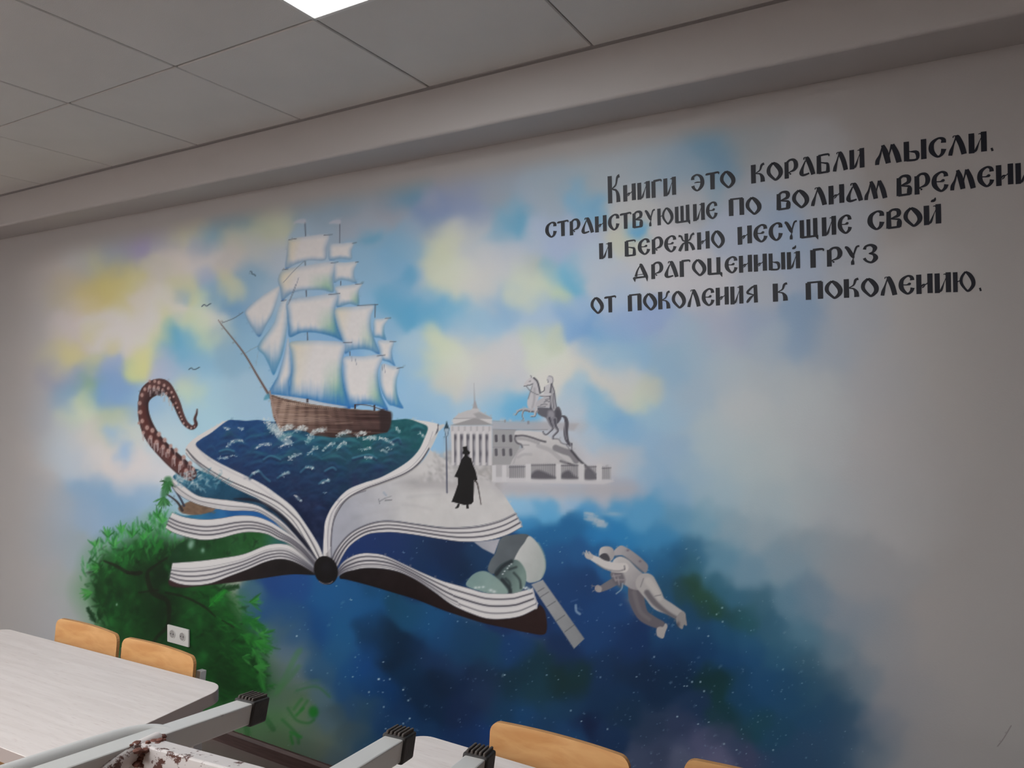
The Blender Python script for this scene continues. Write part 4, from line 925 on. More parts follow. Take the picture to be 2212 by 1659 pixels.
sail([(1466, 1146), (1540, 1140), (1602, 1150), (1588, 1230), (1594, 1300), (1614, 1362), (1560, 1330), (1490, 1300), (1476, 1220)], 9, .3, base='#d2d1d2', blue='#4a90cc')
sail([(690, 1120), (716, 1300), (722, 1420), (700, 1510), (706, 1640), (620, 1618), (528, 1592), (570, 1500), (602, 1440), (650, 1280)], 10, .26, base='#d4d2d3', blue='#3f88c8')
sail([(706, 1158), (860, 1142), (1010, 1144), (1178, 1166), (1164, 1300), (1160, 1420), (1180, 1560), (1232, 1722), (1140, 1716), (1000, 1690), (850, 1650), (706, 1628), (706, 1500), (722, 1380), (716, 1250)], 12, .3, yellow=.5, green=.8, base='#d8d4d4', blue='#2f7fc8', deep='#1f58b0')
sail([(1176, 1284), (1340, 1278), (1502, 1270), (1472, 1400), (1474, 1500), (1500, 1620), (1552, 1742), (1470, 1712), (1390, 1694), (1320, 1696), (1240, 1722), (1196, 1640), (1166, 1480), (1164, 1380)], 11, .2, green=1.0, base='#d7d4d4', blue='#3a84c8', deep='#1f58b0')
sail([(1500, 1346), (1580, 1360), (1652, 1382), (1630, 1480), (1630, 1580), (1652, 1660), (1684, 1728), (1600, 1708), (1556, 1690), (1500, 1590), (1478, 1470)], 9, .26, green=.9, base='#d3d3d0', blue='#3f8ccc', deep='#2a66b8')
for p, w in [([(695, 272), (760, 262)], 1.8), ([(1000, 232), (1070, 227)], 1.8), ([(1245, 302), (1278, 298)], 2), ([(640, 532), (690, 524)], 2), ([(1060, 472), (1120, 466)], 1.6), ([(1270, 468), (1296, 462)], 2), ([(630, 800), (672, 794)], 2), ([(1040, 746), (1136, 736)], 2), ([(1270, 658), (1336, 650)], 1.8),
             ([(1290, 840), (1464, 832)], 2.2), ([(1530, 950), (1576, 948)], 2.2), ([(1170, 1160), (1240, 1158)], 2.4), ([(1570, 1150), (1620, 1152)], 2.2), ([(1460, 1276), (1526, 1268)], 2.4), ([(1630, 1384), (1684, 1372)], 2.4), ]:
    stroke(ZS(p), w * .8, '#4a4f60', .75, .8, pid=part('yard', P_SHIP), smooth=False)
for p in [[(830, 455), (740, 540), (650, 640)], [(780, 600), (740, 720), (690, 830)], [(755, 655), (700, 800)], [(1500, 1350), (1506, 1400)], [(1518, 1350), (1528, 1420)], [(1236, 1280), (1238, 1320)], [(1270, 1300), (1280, 1350)]]:
    stroke(ZS(p), 1.2, '#6b7488', .7, .7)
P_BOW = part('bowsprit', P_SHIP)
stroke(ZS([(90, 960, .8), (110, 1000, 2), (300, 1240, 3.4), (420, 1440, 4.4), (540, 1640, 6)]), 3, '#7d6864', 1, .8, pid=P_BOW)
stroke(ZS([(112, 1004, 1), (300, 1246, 1.3), (425, 1450, 1.6), (545, 1640, 2)]), 1, '#4f3f40', .7, .7)
stroke(ZS([(118, 990), (220, 950), (300, 898)]), 1.6, '#5a6478', .8, .8); stroke(ZS([(320, 1252), (380, 1215), (430, 1190)]), 1.2, '#8090a4', .7, .8); stroke(ZS([(430, 1240), (412, 1360)]), 1.1, '#93a6ba', .6, .8)
# deck glimpsed between sails and rail
fill(Z2([(560, 372), (700, 385), (860, 410), (1000, 440), (1200, 475), (1110, 480), (900, 455), (740, 420), (620, 402)]), '#c3cad2', .9, 1.2, pid=P_SHIP)
fill(Z2([(480, 415), (500, 370), (540, 360), (530, 400)]), '#4f9ab8', .8, 2)
P_HULL = part('hull', P_SHIP)
def hull_col(X, Y, d, u, v, s):
    c = mix(C('#9d8375'), C('#4a3330'), np.clip(u * 1.5 - .15 + (NZ[s] - .5) * .25, 0, 1))
    c = mix(c, C('#3b2826'), np.clip((v - .62) * 2.2, 0, 1) * np.clip(u * 3, 0, 1))
    pl = np.abs(((Y - 0.14 * X * (1 - .3 * v)) / 5.2) % 1 - .5) * 2
    c = mix(c, C('#3a2a26'), np.clip((pl - .70) * 4, 0, 1) * .7)
    return c + (NZH[s][..., None] - .5) * 60
grad_fill(Z2([(540, 368), (620, 398), (740, 422), (900, 456), (1120, 484), (1300, 500), (1470, 512), (1500, 500), (1575, 520), (1582, 580), (1572, 640), (1545, 695), (1400, 722), (1240, 740), (1080, 742), (900, 722), (850, 690), (760, 670), (620, 690), (596, 640), (560, 560), (540, 450)]), hull_col, pid=P_HULL, soft=1.1, smooth=False)
stroke(Z2([(530, 340, 3), (548, 430, 4), (575, 520, 4.6), (598, 600, 4.4), (606, 640, 3)]), 4, '#a58a80', .95, .9, pid=P_HULL)
stroke(Z2([(556, 380), (640, 412), (760, 440), (900, 470), (1120, 498), (1300, 512), (1480, 524)]), 2.6, '#5a463f', .9, .8)
stroke(Z2([(548, 372), (640, 400), (760, 428), (900, 456), (1120, 484), (1300, 500), (1480, 512)]), 1.6, '#8b7668', .9, .8)
for k in range(30):
    f = k / 29; x = 650 + 480 * f; y = 425 + 62 * f ** .9
    stroke(Z2([(x, y), (x + 4, y + 18)]), 1.5, '#c9b29c', .8 * (1 - f * .5), .6, smooth=False)
for x, y, w_, h_ in [(856, 405, 16, 34), (1268, 452, 16, 42), (1434, 458, 16, 52)]:
    fill(Z2([(x - w_ / 2, y), (x + w_ / 2, y), (x + w_ / 2, y + h_), (x - w_ / 2, y + h_)]), '#3a2f33', 1, .7, smooth=False, pid=part('deck_post', P_SHIP))
stroke(Z2([(1270, 455), (1380, 462), (1480, 492), (1520, 500)]), 2, '#4a3b3c', .9, .8)
fill(Z2([(1475, 505), (1580, 522), (1582, 600), (1560, 680), (1490, 690), (1485, 600)]), '#2a1d1f', .75, 3)
for p in [[(640, 560), (800, 570), (960, 575)], [(700, 600), (850, 610)], [(660, 520), (800, 520)], [(850, 560), (1000, 545), (1060, 560)], [(1020, 690), (1250, 700), (1400, 690)], [(1100, 620), (1250, 610)]]:
    stroke(Z2(p), 2.2, '#b39a88', .4, 1.2)
# bow wave foam
for p, n, j in [([(500, 610), (560, 660), (600, 700)], 60, 9), ([(620, 690), (680, 650), (720, 640)], 40, 6), ([(740, 690), (800, 660), (850, 660)], 34, 5), ([(860, 750), (920, 690), (1010, 670)], 46, 5), ([(1110, 730), (1160, 700), (1230, 690)], 30, 4), ([(1280, 725), (1320, 700), (1360, 705)], 26, 4),
                ([(640, 740), (700, 720)], 22, 6), ([(560, 620), (620, 720), (700, 780)], 30, 9), ([(1380, 750), (1440, 740)], 16, 4), ([(850, 780), (900, 740)], 16, 4)]:
    foam(Z2(p), 4, n, .9, j)
for p in [[(620, 760), (700, 700), (780, 740), (860, 760)], [(860, 790), (960, 740), (1040, 760)], [(1080, 770), (1180, 730), (1260, 760)]]:
    stroke(Z2(p), 9, '#3b7f8e', .45, 3)

# gulls
for g in [[(436, 662), (441, 658), (446, 661), (451, 658), (455, 656)], [(408, 798), (413, 795), (418, 798), (424, 797), (431, 793)], [(541, 586), (544, 588), (545, 592), (549, 593), (552, 596)]]:
    stroke(g, 2, '#3a5068', .95, .8, pid=part('painted_gull'))

# ================================================================== embankment, palace, statue
P_EMB = part('painted_embankment')
Z4 = lambda p: Zo(850, 780, p)
blob(1000, 1045, 90, 16, '#b4b0b2', .5)
for p, a in [([(870, 1075), (900, 1050), (1100, 1045), (1300, 1060), (1700, 1050), (1950, 1040), (2080, 1110), (1900, 1180), (1500, 1170), (1150, 1160), (960, 1150), (920, 1110)], .75)]:
    fill(Z4(p), '#b8b6bc', a, 14)
fill(Z4([(500, 540), (700, 490), (860, 540), (1300, 520), (1650, 530), (1620, 620), (1500, 600), (1560, 700), (1600, 900), (860, 900), (500, 900)]), '#c0bfc4', .55, 10)
# bushes
for k in range(240):
    x = rng.uniform(905, 1062); y = 1000 + rng.uniform(-24, 38) + (20 if x > 1000 else 0) * 0
    if x < 935 and y < 1045 - (x - 905) * 2.2: continue
    blob(x, y, rng.uniform(3, 7), rng.uniform(2, 5), rng.choice(['#c6c4c4', '#b2b0b0', '#d2d0d0', '#a3a1a2']), .55, rng.uniform(0, 90))
P_PAL = part('painted_palace', P_EMB)
fill(Z4([(490, 560), (850, 560), (850, 900), (520, 900), (500, 700)]), '#cfccce', 1, 1.2, pid=P_PAL, smooth=False)
fill(Z4([(855, 590), (1060, 590), (1060, 640), (1110, 700), (1010, 900), (855, 900)]), '#a3a2a4', .95, 1.5, pid=P_PAL, smooth=False)
fill(Z4([(850, 518), (1280, 525), (1600, 540), (1560, 600), (1300, 596), (1060, 590), (850, 585)]), '#b5b3b9', .8, 3, pid=P_PAL, smooth=False)
stroke(Z4([(860, 588), (1100, 596), (1330, 592)]), 1.8, '#8d8b92', .8, 1, smooth=False); stroke(Z4([(850, 516), (960, 520)]), 1.4, '#8f959e', .8, .8, smooth=False)
fill(Z4([(520, 495), (560, 455), (640, 425), (700, 420), (760, 440), (850, 490), (850, 545), (515, 540)]), '#c6c4c6', 1, 1.2, pid=P_PAL, smooth=False)
fill(Z4([(690, 455), (740, 440), (850, 490), (720, 492)]), '#a19fa2', .8, 2, smooth=False)
stroke(Z4([(520, 495), (690, 492), (850, 494)]), 1.4, '#88868c', .7, .8, smooth=False)
fill(Z4([(515, 500), (850, 500), (850, 540), (515, 540)]), '#d3d1d1', .9, 1, smooth=False)
fill(Z4([(490, 556), (700, 492), (740, 500), (860, 552)]), '#9c9a9c', .95, 1.1, pid=P_PAL, smooth=False)
fill(Z4([(660, 430), (690, 400), (735, 410), (745, 435)]), '#c9c7c9', 1, 1.2, smooth=False)
fill(Z4([(684, 408), (696, 345), (708, 340), (728, 410)]), '#a9a7ac', 1, 1, pid=P_PAL, smooth=False)
stroke(Z4([(698, 190, .8), (700, 340, 2.4)]), 1, '#a3a4ac', .9, .8, smooth=False)
for x in (930, 955, 1010): blob(850 + x / 4, 780 + 512 / 4, 3, 2.6, '#c9c8cc', .7)
fill(Z4([(955, 505), (972, 505), (972, 530), (955, 530)]), '#9a9aa0', .9, .8, smooth=False); fill(Z4([(1155, 515), (1175, 515), (1175, 545), (1155, 545)]), '#8f8e96', .9, .8, smooth=False)
for k in range(7): stroke(Z4([(510 + k * 53, 570), (510 + k * 53, 606)]), 4, '#b5b3b6', .8, 1.2, smooth=False)
for k, x in enumerate([535, 590, 645, 695, 752, 808]):
    fill(Z4([(x - 16, 630), (x + 14, 630), (x + 12, 690), (x + 10, 900), (x - 10, 905)]), '#94929a', .8, 1.6, smooth=False)
    stroke(Z4([(x - 8, 640), (x - 6, 870)]), 3, '#5f5d66', .7, 1.2, smooth=False); blob(850 + x / 4, 780 + 660 / 4, 2.6, 6, '#4f4d58', .8); blob(850 + x / 4, 780 + 800 / 4, 2.8, 7, '#5a5862', .7)
for x in (512, 562, 617, 670, 724, 780, 835): stroke(Z4([(x, 615), (x + 1, 890)]), 5.2, '#d5d2d3', .95, .9, smooth=False)
for y0, a in ((635, 1), (755, .85)):
    for x in (886, 950, 1012):
        stroke(Z4([(x, y0 + 12), (x + 2, y0 + 54)]), 6.4, '#4c4a52', .85 * a, 1.0, smooth=False)
stroke(Z4([(860, 745), (1020, 748)]), 1.4, '#85838a', .6, .9, smooth=False)
# rock
P_ROCK = part('statue_rock', P_EMB)
ZR = lambda p: Zo(1100, 800, p, 6.38)
def rock_col(X, Y, d, u, v, s):
    c = mix(C('#cfcdcd'), C('#bcb9bb'), v)
    return c + (NZ[s][..., None] - .5) * 14
grad_fill(ZR([(85, 840), (240, 832), (450, 850), (520, 895), (600, 945), (690, 955), (730, 1010), (860, 1110), (960, 1240), (1080, 1340), (1180, 1420), (1200, 1500), (20, 1500), (20, 1290), (120, 1130), (180, 1060), (90, 960)]), rock_col, pid=P_ROCK, soft=1.4)
for p, w, c, a in [([(90, 905), (200, 900), (320, 930), (420, 965), (500, 985)], 3.6, '#4a4850', .9), ([(90, 900), (80, 950), (110, 1000), (160, 1020), (180, 1060)], 3, '#4a4850', .85), ([(180, 1030), (270, 1030)], 1.6, '#77757d', .7), ([(100, 940), (240, 950), (400, 1000)], 7, '#8d8b90', .5),
                   ([(640, 1070), (740, 1110), (850, 1150), (920, 1240)], 14, '#6f6d74', .7), ([(710, 1250), (800, 1280), (900, 1315)], 5, '#4c4a52', .85), ([(860, 1110), (960, 1230), (1080, 1340), (1190, 1430)], 5, '#44424a', .85), ([(400, 1040), (560, 1100), (680, 1200), (780, 1280)], 9, '#a3a1a5', .5),
                   ([(600, 945), (680, 950), (720, 1000), (790, 1020), (850, 1015)], 1.8, '#5a5860', .8), ([(790, 1030), (850, 1110)], 1.6, '#5a5860', .8), ([(860, 1010), (862, 1110)], 2.4, '#55535b', .8), ([(120, 1200), (200, 1160), (300, 1160)], 6, '#b0aeb2', .6), ([(60, 1280), (110, 1150), (200, 1080)], 3, '#a19fa4', .5)]:
    stroke(ZR(p), w, c, a, 1.6)
# fence and posts
P_FEN = part('painted_fence', P_EMB)
FB = [(0, 230, 1320, 1480), (300, 640, 1295, 1490), (710, 955, 1300, 1490), (1040, 1200, 1320, 1500), (1280, 1400, 1335, 1500)]
fill(ZR([(0, 1480), (650, 1500), (1000, 1505), (1400, 1505), (1450, 1530), (1300, 1570), (0, 1550)]), '#cfcdd0', .95, 2, pid=P_FEN, smooth=False)
fill(Z4([(870, 895), (1140, 895), (1150, 1050), (870, 1050)]), '#b9b7ba', .9, 1.4, pid=P_FEN, smooth=False)
fill(Z4([(870, 1000), (1150, 1005), (1150, 1050), (865, 1048)]), '#cfcdd0', .95, 1.4, pid=P_FEN, smooth=False)
for x0, x1, y0, y1 in FB:
    fill(ZR([(x0, y0), (x1, y0), (x1, y1), (x0, y1)]), '#a7a5a8', .75, 2, pid=P_FEN, smooth=False)
    if x0 in (300, 710): fill(ZR([(x0 + 20, y1), (x0 + 20, y0 + 120), (x0 + 110, y0 + 80), (x1 - 60, y0 + 150), (x1, y1)]), '#4f4d55', .8, 3)
    if x0 == 1040: fill(ZR([(x0, y0 + 60), (x0 + 60, y0 + 20), (x1, y0 + 130), (x1, y1), (x0, y1)]), '#5a5860', .75, 3)
    for k in range(int((x1 - x0) / 26)):
        x = x0 + 12 + k * 26; stroke(ZR([(x, y0 - 5), (x + 2, y1)]), 1.3, '#66646c', .75, .7, smooth=False)
    stroke(ZR([(x0, y0 + 14), (x1, y0 + 10)]), 1.8, '#5a5860', .8, .8, smooth=False)
for x, w_ in [(262, 74), (680, 64), (995, 76), (1240, 70)]:
    fill(ZR([(x - w_ / 2, 1290), (x + w_ / 2, 1290), (x + w_ / 2, 1530), (x - w_ / 2, 1530)]), '#d3d1d3', 1, 1.1, pid=P_FEN, smooth=False)
for x, w_ in [(868, 34), (957, 38)]:
    fill(Z4([(x - w_ / 2, 900), (x + w_ / 2, 900), (x + w_ / 2, 1040), (x - w_ / 2, 1040)]), '#d3d1d3', 1, 1.1, pid=P_FEN, smooth=False)
# rider on a rearing horse
P_STA = part('horse_rider_statue', P_EMB)
G = '#c8c6ca'; D = '#4b4a54'; Mg = '#7e7d86'
# hindquarters and body
fill(ZR([(390, 520), (480, 510), (560, 520), (620, 520), (680, 500), (715, 560), (722, 640), (690, 710), (640, 750), (600, 760), (540, 700), (500, 655), (440, 630), (390, 590)]), '#66656e', 1, 1.1, pid=P_STA)
fill(ZR([(540, 560), (600, 560), (630, 620), (610, 700), (590, 750), (550, 700), (530, 640)]), '#a09ea6', .8, 3)
fill(ZR([(650, 540), (700, 560), (715, 640), (680, 700), (640, 720), (630, 620)]), '#4a4952', .7, 3)
stroke(ZR([(560, 640, 60), (570, 720, 44), (600, 800, 22), (560, 850, 16), (510, 888, 14), (470, 870, 10), (465, 845, 8)]), 3, Mg, 1, .9, pid=P_STA) if False else None
for p in [[(545, 660, 11), (570, 740, 6.5), (598, 800, 4), (555, 850, 3), (508, 886, 3), (475, 872, 3), (462, 842, 2)], [(620, 680, 13), (632, 760, 8), (668, 830, 4.6), (630, 880, 4), (602, 910, 3.4), (600, 942, 3.4)]]:
    stroke(ZR(p), 3, '#85848d', 1, .9, pid=P_STA); stroke(ZR([(a + 10, b, c * .45) for a, b, c in p]), 2, D, .8, .8)
# chest, neck, head
fill(ZR([(330, 110), (380, 150), (410, 220), (418, 300), (400, 400), (370, 470), (350, 520), (300, 540), (255, 500), (250, 420), (280, 330), (300, 250), (310, 200)]), G, 1, 1.1, pid=P_STA)
fill(ZR([(300, 95), (340, 120), (325, 180), (270, 205), (230, 215), (205, 215), (208, 180), (250, 130)]), '#cfcdd0', 1, 1, pid=P_STA)
stroke(ZR([(340, 105), (385, 150), (410, 230), (425, 310)]), 3.6, D, .95, 1); stroke(ZR([(297, 70), (305, 95)]), 1.6, D, .9, .8); stroke(ZR([(325, 185), (280, 205), (250, 205)]), 2, D, .8, .8); stroke(ZR([(275, 150), (295, 148)]), 1.6, D, .7, .8)
stroke(ZR([(205, 216), (240, 220)]), 1.6, D, .8, .8); stroke(ZR([(240, 225), (300, 290), (380, 330), (440, 345)]), 1.5, '#5a5962', .9, .8); stroke(ZR([(320, 210), (290, 300), (262, 390)]), 2, Mg, .8, 1); stroke(ZR([(350, 250), (345, 400), (320, 510)]), 4, '#a09ea5', .7, 2)
# forelegs
for p in [[(370, 560, 8), (300, 555, 8), (220, 540, 6), (150, 545, 4.5), (110, 575, 3.4), (98, 600, 3), (80, 608, 3)], [(280, 555, 8), (220, 540, 6), (195, 560, 4), (180, 620, 3), (195, 660, 2.8), (198, 690, 2.6)]]:
    stroke(ZR(p), 3, '#bab8bd', 1, .9, pid=P_STA); stroke(ZR([(a, b + 12, c * .4) for a, b, c in p]), 2, '#55545d', .8, .8)
# rider
fill(ZR([(520, 100), (550, 75), (590, 85), (605, 120), (600, 160), (570, 180), (540, 170), (528, 140)]), '#cdcbce', 1, 1, pid=P_STA)
stroke(ZR([(545, 80), (590, 90), (605, 140), (590, 190)]), 1.8, Mg, .8, .9); stroke(ZR([(528, 130), (535, 165)]), 1.4, D, .8, .8)
fill(ZR([(490, 230), (540, 190), (590, 190), (585, 300), (565, 350), (550, 420), (480, 420), (475, 320)]), '#cbc9cc', 1, 1, pid=P_STA)
stroke(ZR([(585, 190, 4), (580, 280, 6), (565, 330, 5), (565, 430, 5), (575, 520, 5)]), 4, D, .9, 1.1, pid=P_STA)
fill(ZR([(590, 210), (620, 280), (635, 380), (645, 500), (620, 560), (590, 520), (570, 420), (575, 320)]), '#a9a7ad', .95, 1.1, pid=P_STA)
stroke(ZR([(600, 220), (625, 300), (635, 400), (650, 500)]), 2, D, .85, .9); stroke(ZR([(610, 320), (605, 420), (615, 520)]), 1.6, D, .7, .9)
stroke(ZR([(560, 330, 6), (500, 345, 6), (430, 340, 4), (418, 345, 3)]), 5, '#cfcdd0', 1, .9, pid=P_STA); stroke(ZR([(555, 352), (490, 362), (425, 352)]), 1.6, D, .8, .8); stroke(ZR([(485, 235), (480, 280), (440, 305)]), 2, D, .8, .8)
fill(ZR([(400, 410), (470, 380), (550, 370), (560, 500), (500, 515), (400, 515), (365, 510), (365, 460)]), '#bdbbc0', 1, 1.1, pid=P_STA)
for p in [[(480, 440), (520, 420), (550, 435)], [(430, 480), (480, 465), (520, 470)], [(500, 405), (545, 395)], [(380, 500), (440, 505), (500, 500)]]: stroke(ZR(p), 1.8, '#5f5e67', .8, .9)
stroke(ZR([(370, 510, 7), (362, 580, 6), (350, 625, 4), (300, 632, 3)]), 4, '#c3c1c5', 1, .9, pid=P_STA); stroke(ZR([(300, 634), (355, 636), (380, 560)]), 1.4, D, .8, .8)
# tail
stroke(ZR([(725, 630, 3), (770, 650, 7), (790, 720, 9), (780, 840, 10), (790, 940, 9), (815, 1000, 6), (835, 1040, 3)]), 5, '#55545d', 1, .9, pid=P_STA)
stroke(ZR([(765, 720), (768, 840), (790, 950)]), 2.4, '#9a98a0', .7, 1.2); stroke(ZR([(835, 1000), (865, 1010), (860, 1040)]), 1.6, D, .8, .8)

# street lamp and man in a cloak
P_LMP = part('painted_street_lamp')
ZL = lambda p: Zo(960, 800, p, 5.185)
stroke(ZL([(20, 745, 2.6), (24, 1000, 3), (30, 1370, 3.4)]), 3, '#55586a', .95, .8, pid=P_LMP, smooth=False)
fill(ZL([(-2, 650), (52, 650), (34, 740), (12, 740)]), '#a9bccb', .95, .9, pid=P_LMP, smooth=False)
fill(ZL([(26, 560), (32, 590), (54, 652), (-4, 652), (18, 590)]), '#2c4452', 1, .9, pid=P_LMP, smooth=False)
stroke(ZL([(0, 652), (14, 740), (34, 740), (52, 652)]), 1.3, '#47607a', .9, .7, smooth=False)
P_MAN = part('cloaked_man')
BK = '#171617'
fill(ZL([(205, 855), (252, 850), (258, 890), (288, 915), (285, 935), (258, 945), (262, 962), (300, 985), (320, 1060), (350, 1130), (370, 1225), (345, 1240), (332, 1230), (330, 1350), (325, 1470), (300, 1500), (220, 1508), (150, 1490), (80, 1472), (120, 1370), (150, 1280), (152, 1205), (112, 1190), (150, 1110), (190, 1000), (220, 962), (225, 945), (200, 930), (210, 900)]), BK, 1, .9, pid=P_MAN, smooth=False)
fill(ZL([(150, 1490), (172, 1500), (160, 1540), (125, 1548), (122, 1538), (140, 1520)]), BK, 1, .9, pid=P_MAN, smooth=False); fill(ZL([(245, 1500), (268, 1498), (274, 1545), (250, 1550), (244, 1530)]), BK, 1, .9, pid=P_MAN, smooth=False)
stroke(ZL([(345, 1238, 4), (368, 1270, 3), (385, 1350, 2.4), (410, 1500, 1.8)]), 3, '#3c3230', .95, .8, pid=P_MAN)

# ================================================================== spacecraft behind the book edge
P_CRAFT = part('painted_spacecraft')
TONE = lambda c0, c1, dx=1.0, dy=.3: (lambda X, Y, d, u, v, s: mix(C(c0), C(c1), np.clip(u * dx + v * dy, 0, 1)) + (NZ[s][..., None] - .5) * 14)
CUTR = [(742, 1180)]
P_PANEL = part('solar_panel', P_CRAFT)
grad_fill(Z6([(1090, 680), (1200, 675), (1320, 655), (1270, 790), (1170, 740)]), TONE('#9a9ca6', '#b4b4bc'), pid=P_PANEL, smooth=False)
grad_fill(Z6([(1590, 1050), (1690, 1010), (2050, 1520), (1960, 1605)]), TONE('#a6a6a8', '#8d8f92'), pid=part('solar_panel', P_CRAFT), smooth=False)
for a, b in [((1660, 1165), (1740, 1115)), ((1730, 1240), (1800, 1195)), ((1800, 1370), (1880, 1315)), ((1880, 1460), (1960, 1400)), ((1650, 1110), (1700, 1080))]: stroke(Z6([a, b]), 2, '#5d6064', .75, 1, smooth=False)
P_MOD = part('spacecraft_module', P_CRAFT)
grad_fill(Z6([(1330, 650), (1440, 620), (1560, 620), (1600, 700), (1540, 800), (1440, 850), (1340, 920), (1260, 960), (1215, 920), (1240, 840), (1280, 780)]), TONE('#6b7378', '#565d63'), pid=P_MOD)
grad_fill(Z6([(1575, 632), (1650, 700), (1700, 800), (1715, 900), (1690, 980), (1650, 1020), (1560, 1030), (1500, 940), (1440, 860), (1480, 760), (1530, 690)]), TONE('#cdcdcc', '#b0b5b2'), pid=P_MOD)
stroke(Z6([(1650, 690), (1700, 790), (1712, 900), (1685, 985)]), 3, '#8fa39c', .7, 2)
grad_fill(Z6([(1270, 960), (1320, 880), (1400, 840), (1480, 845), (1540, 930), (1545, 1030), (1500, 1110), (1400, 1130), (1330, 1050)]), TONE('#39444a', '#7d948e'), pid=P_MOD)
for p in [[(1290, 960), (1350, 890), (1420, 850)], [(1340, 1010), (1400, 1080), (1410, 1125)]]: stroke(Z6(p), 8, '#22292f', .8, 2)
for p in [[(1370, 1000), (1400, 1030), (1410, 1060)], [(1440, 950), (1490, 1010), (1500, 1080)], [(1400, 920), (1460, 900)]]: stroke(Z6(p), 5, '#2a3437', .7, 2)
for x, y in [(1344, 960), (1360, 935), (1385, 910), (1400, 890), (1418, 875)]: blob(750 + x / 4, 1000 + y / 4, 1.8, 1.4, '#dfe6e8', .9)
grad_fill(Z6([(1030, 1060), (1060, 990), (1120, 945), (1190, 935), (1260, 970), (1340, 1040), (1385, 1128), (1250, 1130), (1150, 1108)]), TONE('#7e9a98', '#8ba29c'), pid=P_MOD)
for x, y, r_ in [(1110, 1078, 3.4), (1140, 1075, 3), (1175, 1072, 3), (1240, 1100, 4), (1270, 1112, 4)]: blob(750 + x / 4, 1000 + y / 4, r_, r_ * .7, '#d5dedd', .85)
# the page edge in front of the craft
pages(Z6([(850, 1030), (1050, 1085), (1200, 1125), (1400, 1130), (1500, 1110), (1600, 1085)]),
      Z6([(1000, 1270), (1050, 1292), (1200, 1342), (1350, 1347), (1500, 1322), (1640, 1255)]), P_PG5, [(.22, 3, .9), (.5, 3.4, 1), (.78, 2.4, .7)])
for p in [[(1600, 1085), (1622, 1170)], [(1622, 1170), (1642, 1215)], [(1642, 1215), (1634, 1258)]]: stroke(Z6(p), 3, '#c9c6c8', 1, 1, smooth=False)
foam(Z6([(1530, 1070), (1570, 1090)]), 4, 12, .9, 3)

# ================================================================== astronaut
P_AST = part('painted_astronaut')
Z7 = lambda p: Zo(1150, 1080, p)
W_ = '#bdb9b6'
P_PACK = part('backpack', P_AST)
grad_fill(Z7([(705, 440), (760, 395), (820, 415), (900, 470), (960, 520), (1000, 570), (980, 630), (930, 600), (860, 540), (780, 480), (710, 480)]), TONE('#b4b0b2', '#8f8b90'), pid=P_PACK)
stroke(Z7([(720, 490), (800, 500), (880, 560), (950, 620)]), 4, '#6f6b72', .7, 1.6)
for x, y in [(825, 435), (930, 530)]: blob(1150 + x / 4, 1080 + y / 4, 3, 2.4, '#6b5f6a', .8)
# far leg, far arm, torso, near leg, near arm, helmet
stroke(Z7([(900, 740, 36), (900, 850, 34), (945, 980, 27), (1020, 1040, 24), (1110, 1080, 19)]), 20, '#6a656c', 1, 1.2, pid=P_AST)
stroke(Z7([(880, 800, 10), (930, 960, 9), (1010, 1030, 8)]), 8, '#7b767a', .7, 2.5)
fill(Z7([(1075, 1110), (1100, 1095), (1130, 1095), (1150, 1065), (1168, 1090), (1150, 1140), (1130, 1195), (1085, 1180), (1072, 1150)]), '#b0aaa8', 1, 1, pid=P_AST)
stroke(Z7([(720, 700, 18), (650, 740, 17), (590, 770, 13)]), 14, '#777379', 1, 1.1, pid=P_AST)
fill(Z7([(600, 760), (570, 735), (545, 745), (540, 775), (560, 795), (590, 795)]), '#a8a09e', 1, 1, pid=P_AST)
for p in [[(560, 750), (520, 745), (515, 760)], [(555, 770), (520, 790)]]: stroke(Z7(p), 1.6, '#93898a', .8, .8)
grad_fill(Z7([(700, 520), (760, 490), (830, 520), (900, 590), (970, 650), (1010, 700), (980, 760), (940, 780), (860, 770), (790, 730), (720, 700), (680, 650), (690, 590)]), TONE('#d2cecb', '#8a858a', .5, .45), pid=P_AST)
fill(Z7([(680, 625), (760, 610), (800, 690), (770, 760), (710, 720), (680, 670)]), '#69646c', .85, 3)
for p in [[(690, 660), (760, 650)], [(720, 690), (790, 690)], [(740, 670), (750, 730)], [(700, 640), (720, 700)]]: stroke(Z7(p), 3, '#a19b9e', .7, 1.2, smooth=False)
stroke(Z7([(780, 720), (770, 770), (725, 810)]), 2.6, '#9fb0bc', .8, 1)
stroke(Z7([(980, 720, 44), (1040, 810, 38), (1090, 890, 32), (1180, 940, 26), (1280, 1000, 22)]), 22, '#b3afae', 1, 1.2, pid=P_AST)
stroke(Z7([(1000, 700, 16), (1060, 780, 14), (1100, 850, 10)]), 12, '#c6c2be', .8, 3); stroke(Z7([(990, 800, 12), (1060, 890, 12), (1160, 970, 9), (1240, 1015, 7)]), 8, '#5d5960', .75, 2.5)
stroke(Z7([(1060, 830), (1110, 820)]), 2, '#6f6b70', .7, 1); stroke(Z7([(960, 680), (935, 750)]), 2, '#6f6b70', .6, 1.2)
fill(Z7([(1260, 990), (1290, 965), (1320, 985), (1328, 1030), (1335, 1085), (1310, 1080), (1295, 1115), (1260, 1090), (1240, 1040)]), '#9a9594', 1, 1, pid=P_AST); blob(1150 + 1260 / 4, 1080 + 1075 / 4, 4, 6, '#4f4b54', .7)
stroke(Z7([(790, 585, 21), (720, 585, 21), (640, 562, 19), (580, 530, 16), (530, 505, 13), (500, 490, 11)]), 18, '#d2cdca', 1, 1.1, pid=P_AST)
stroke(Z7([(560, 560), (640, 600), (740, 615), (795, 600)]), 3, '#77727a', .7, 1.6); stroke(Z7([(795, 570), (800, 600)]), 2, '#55515a', .8, 1)
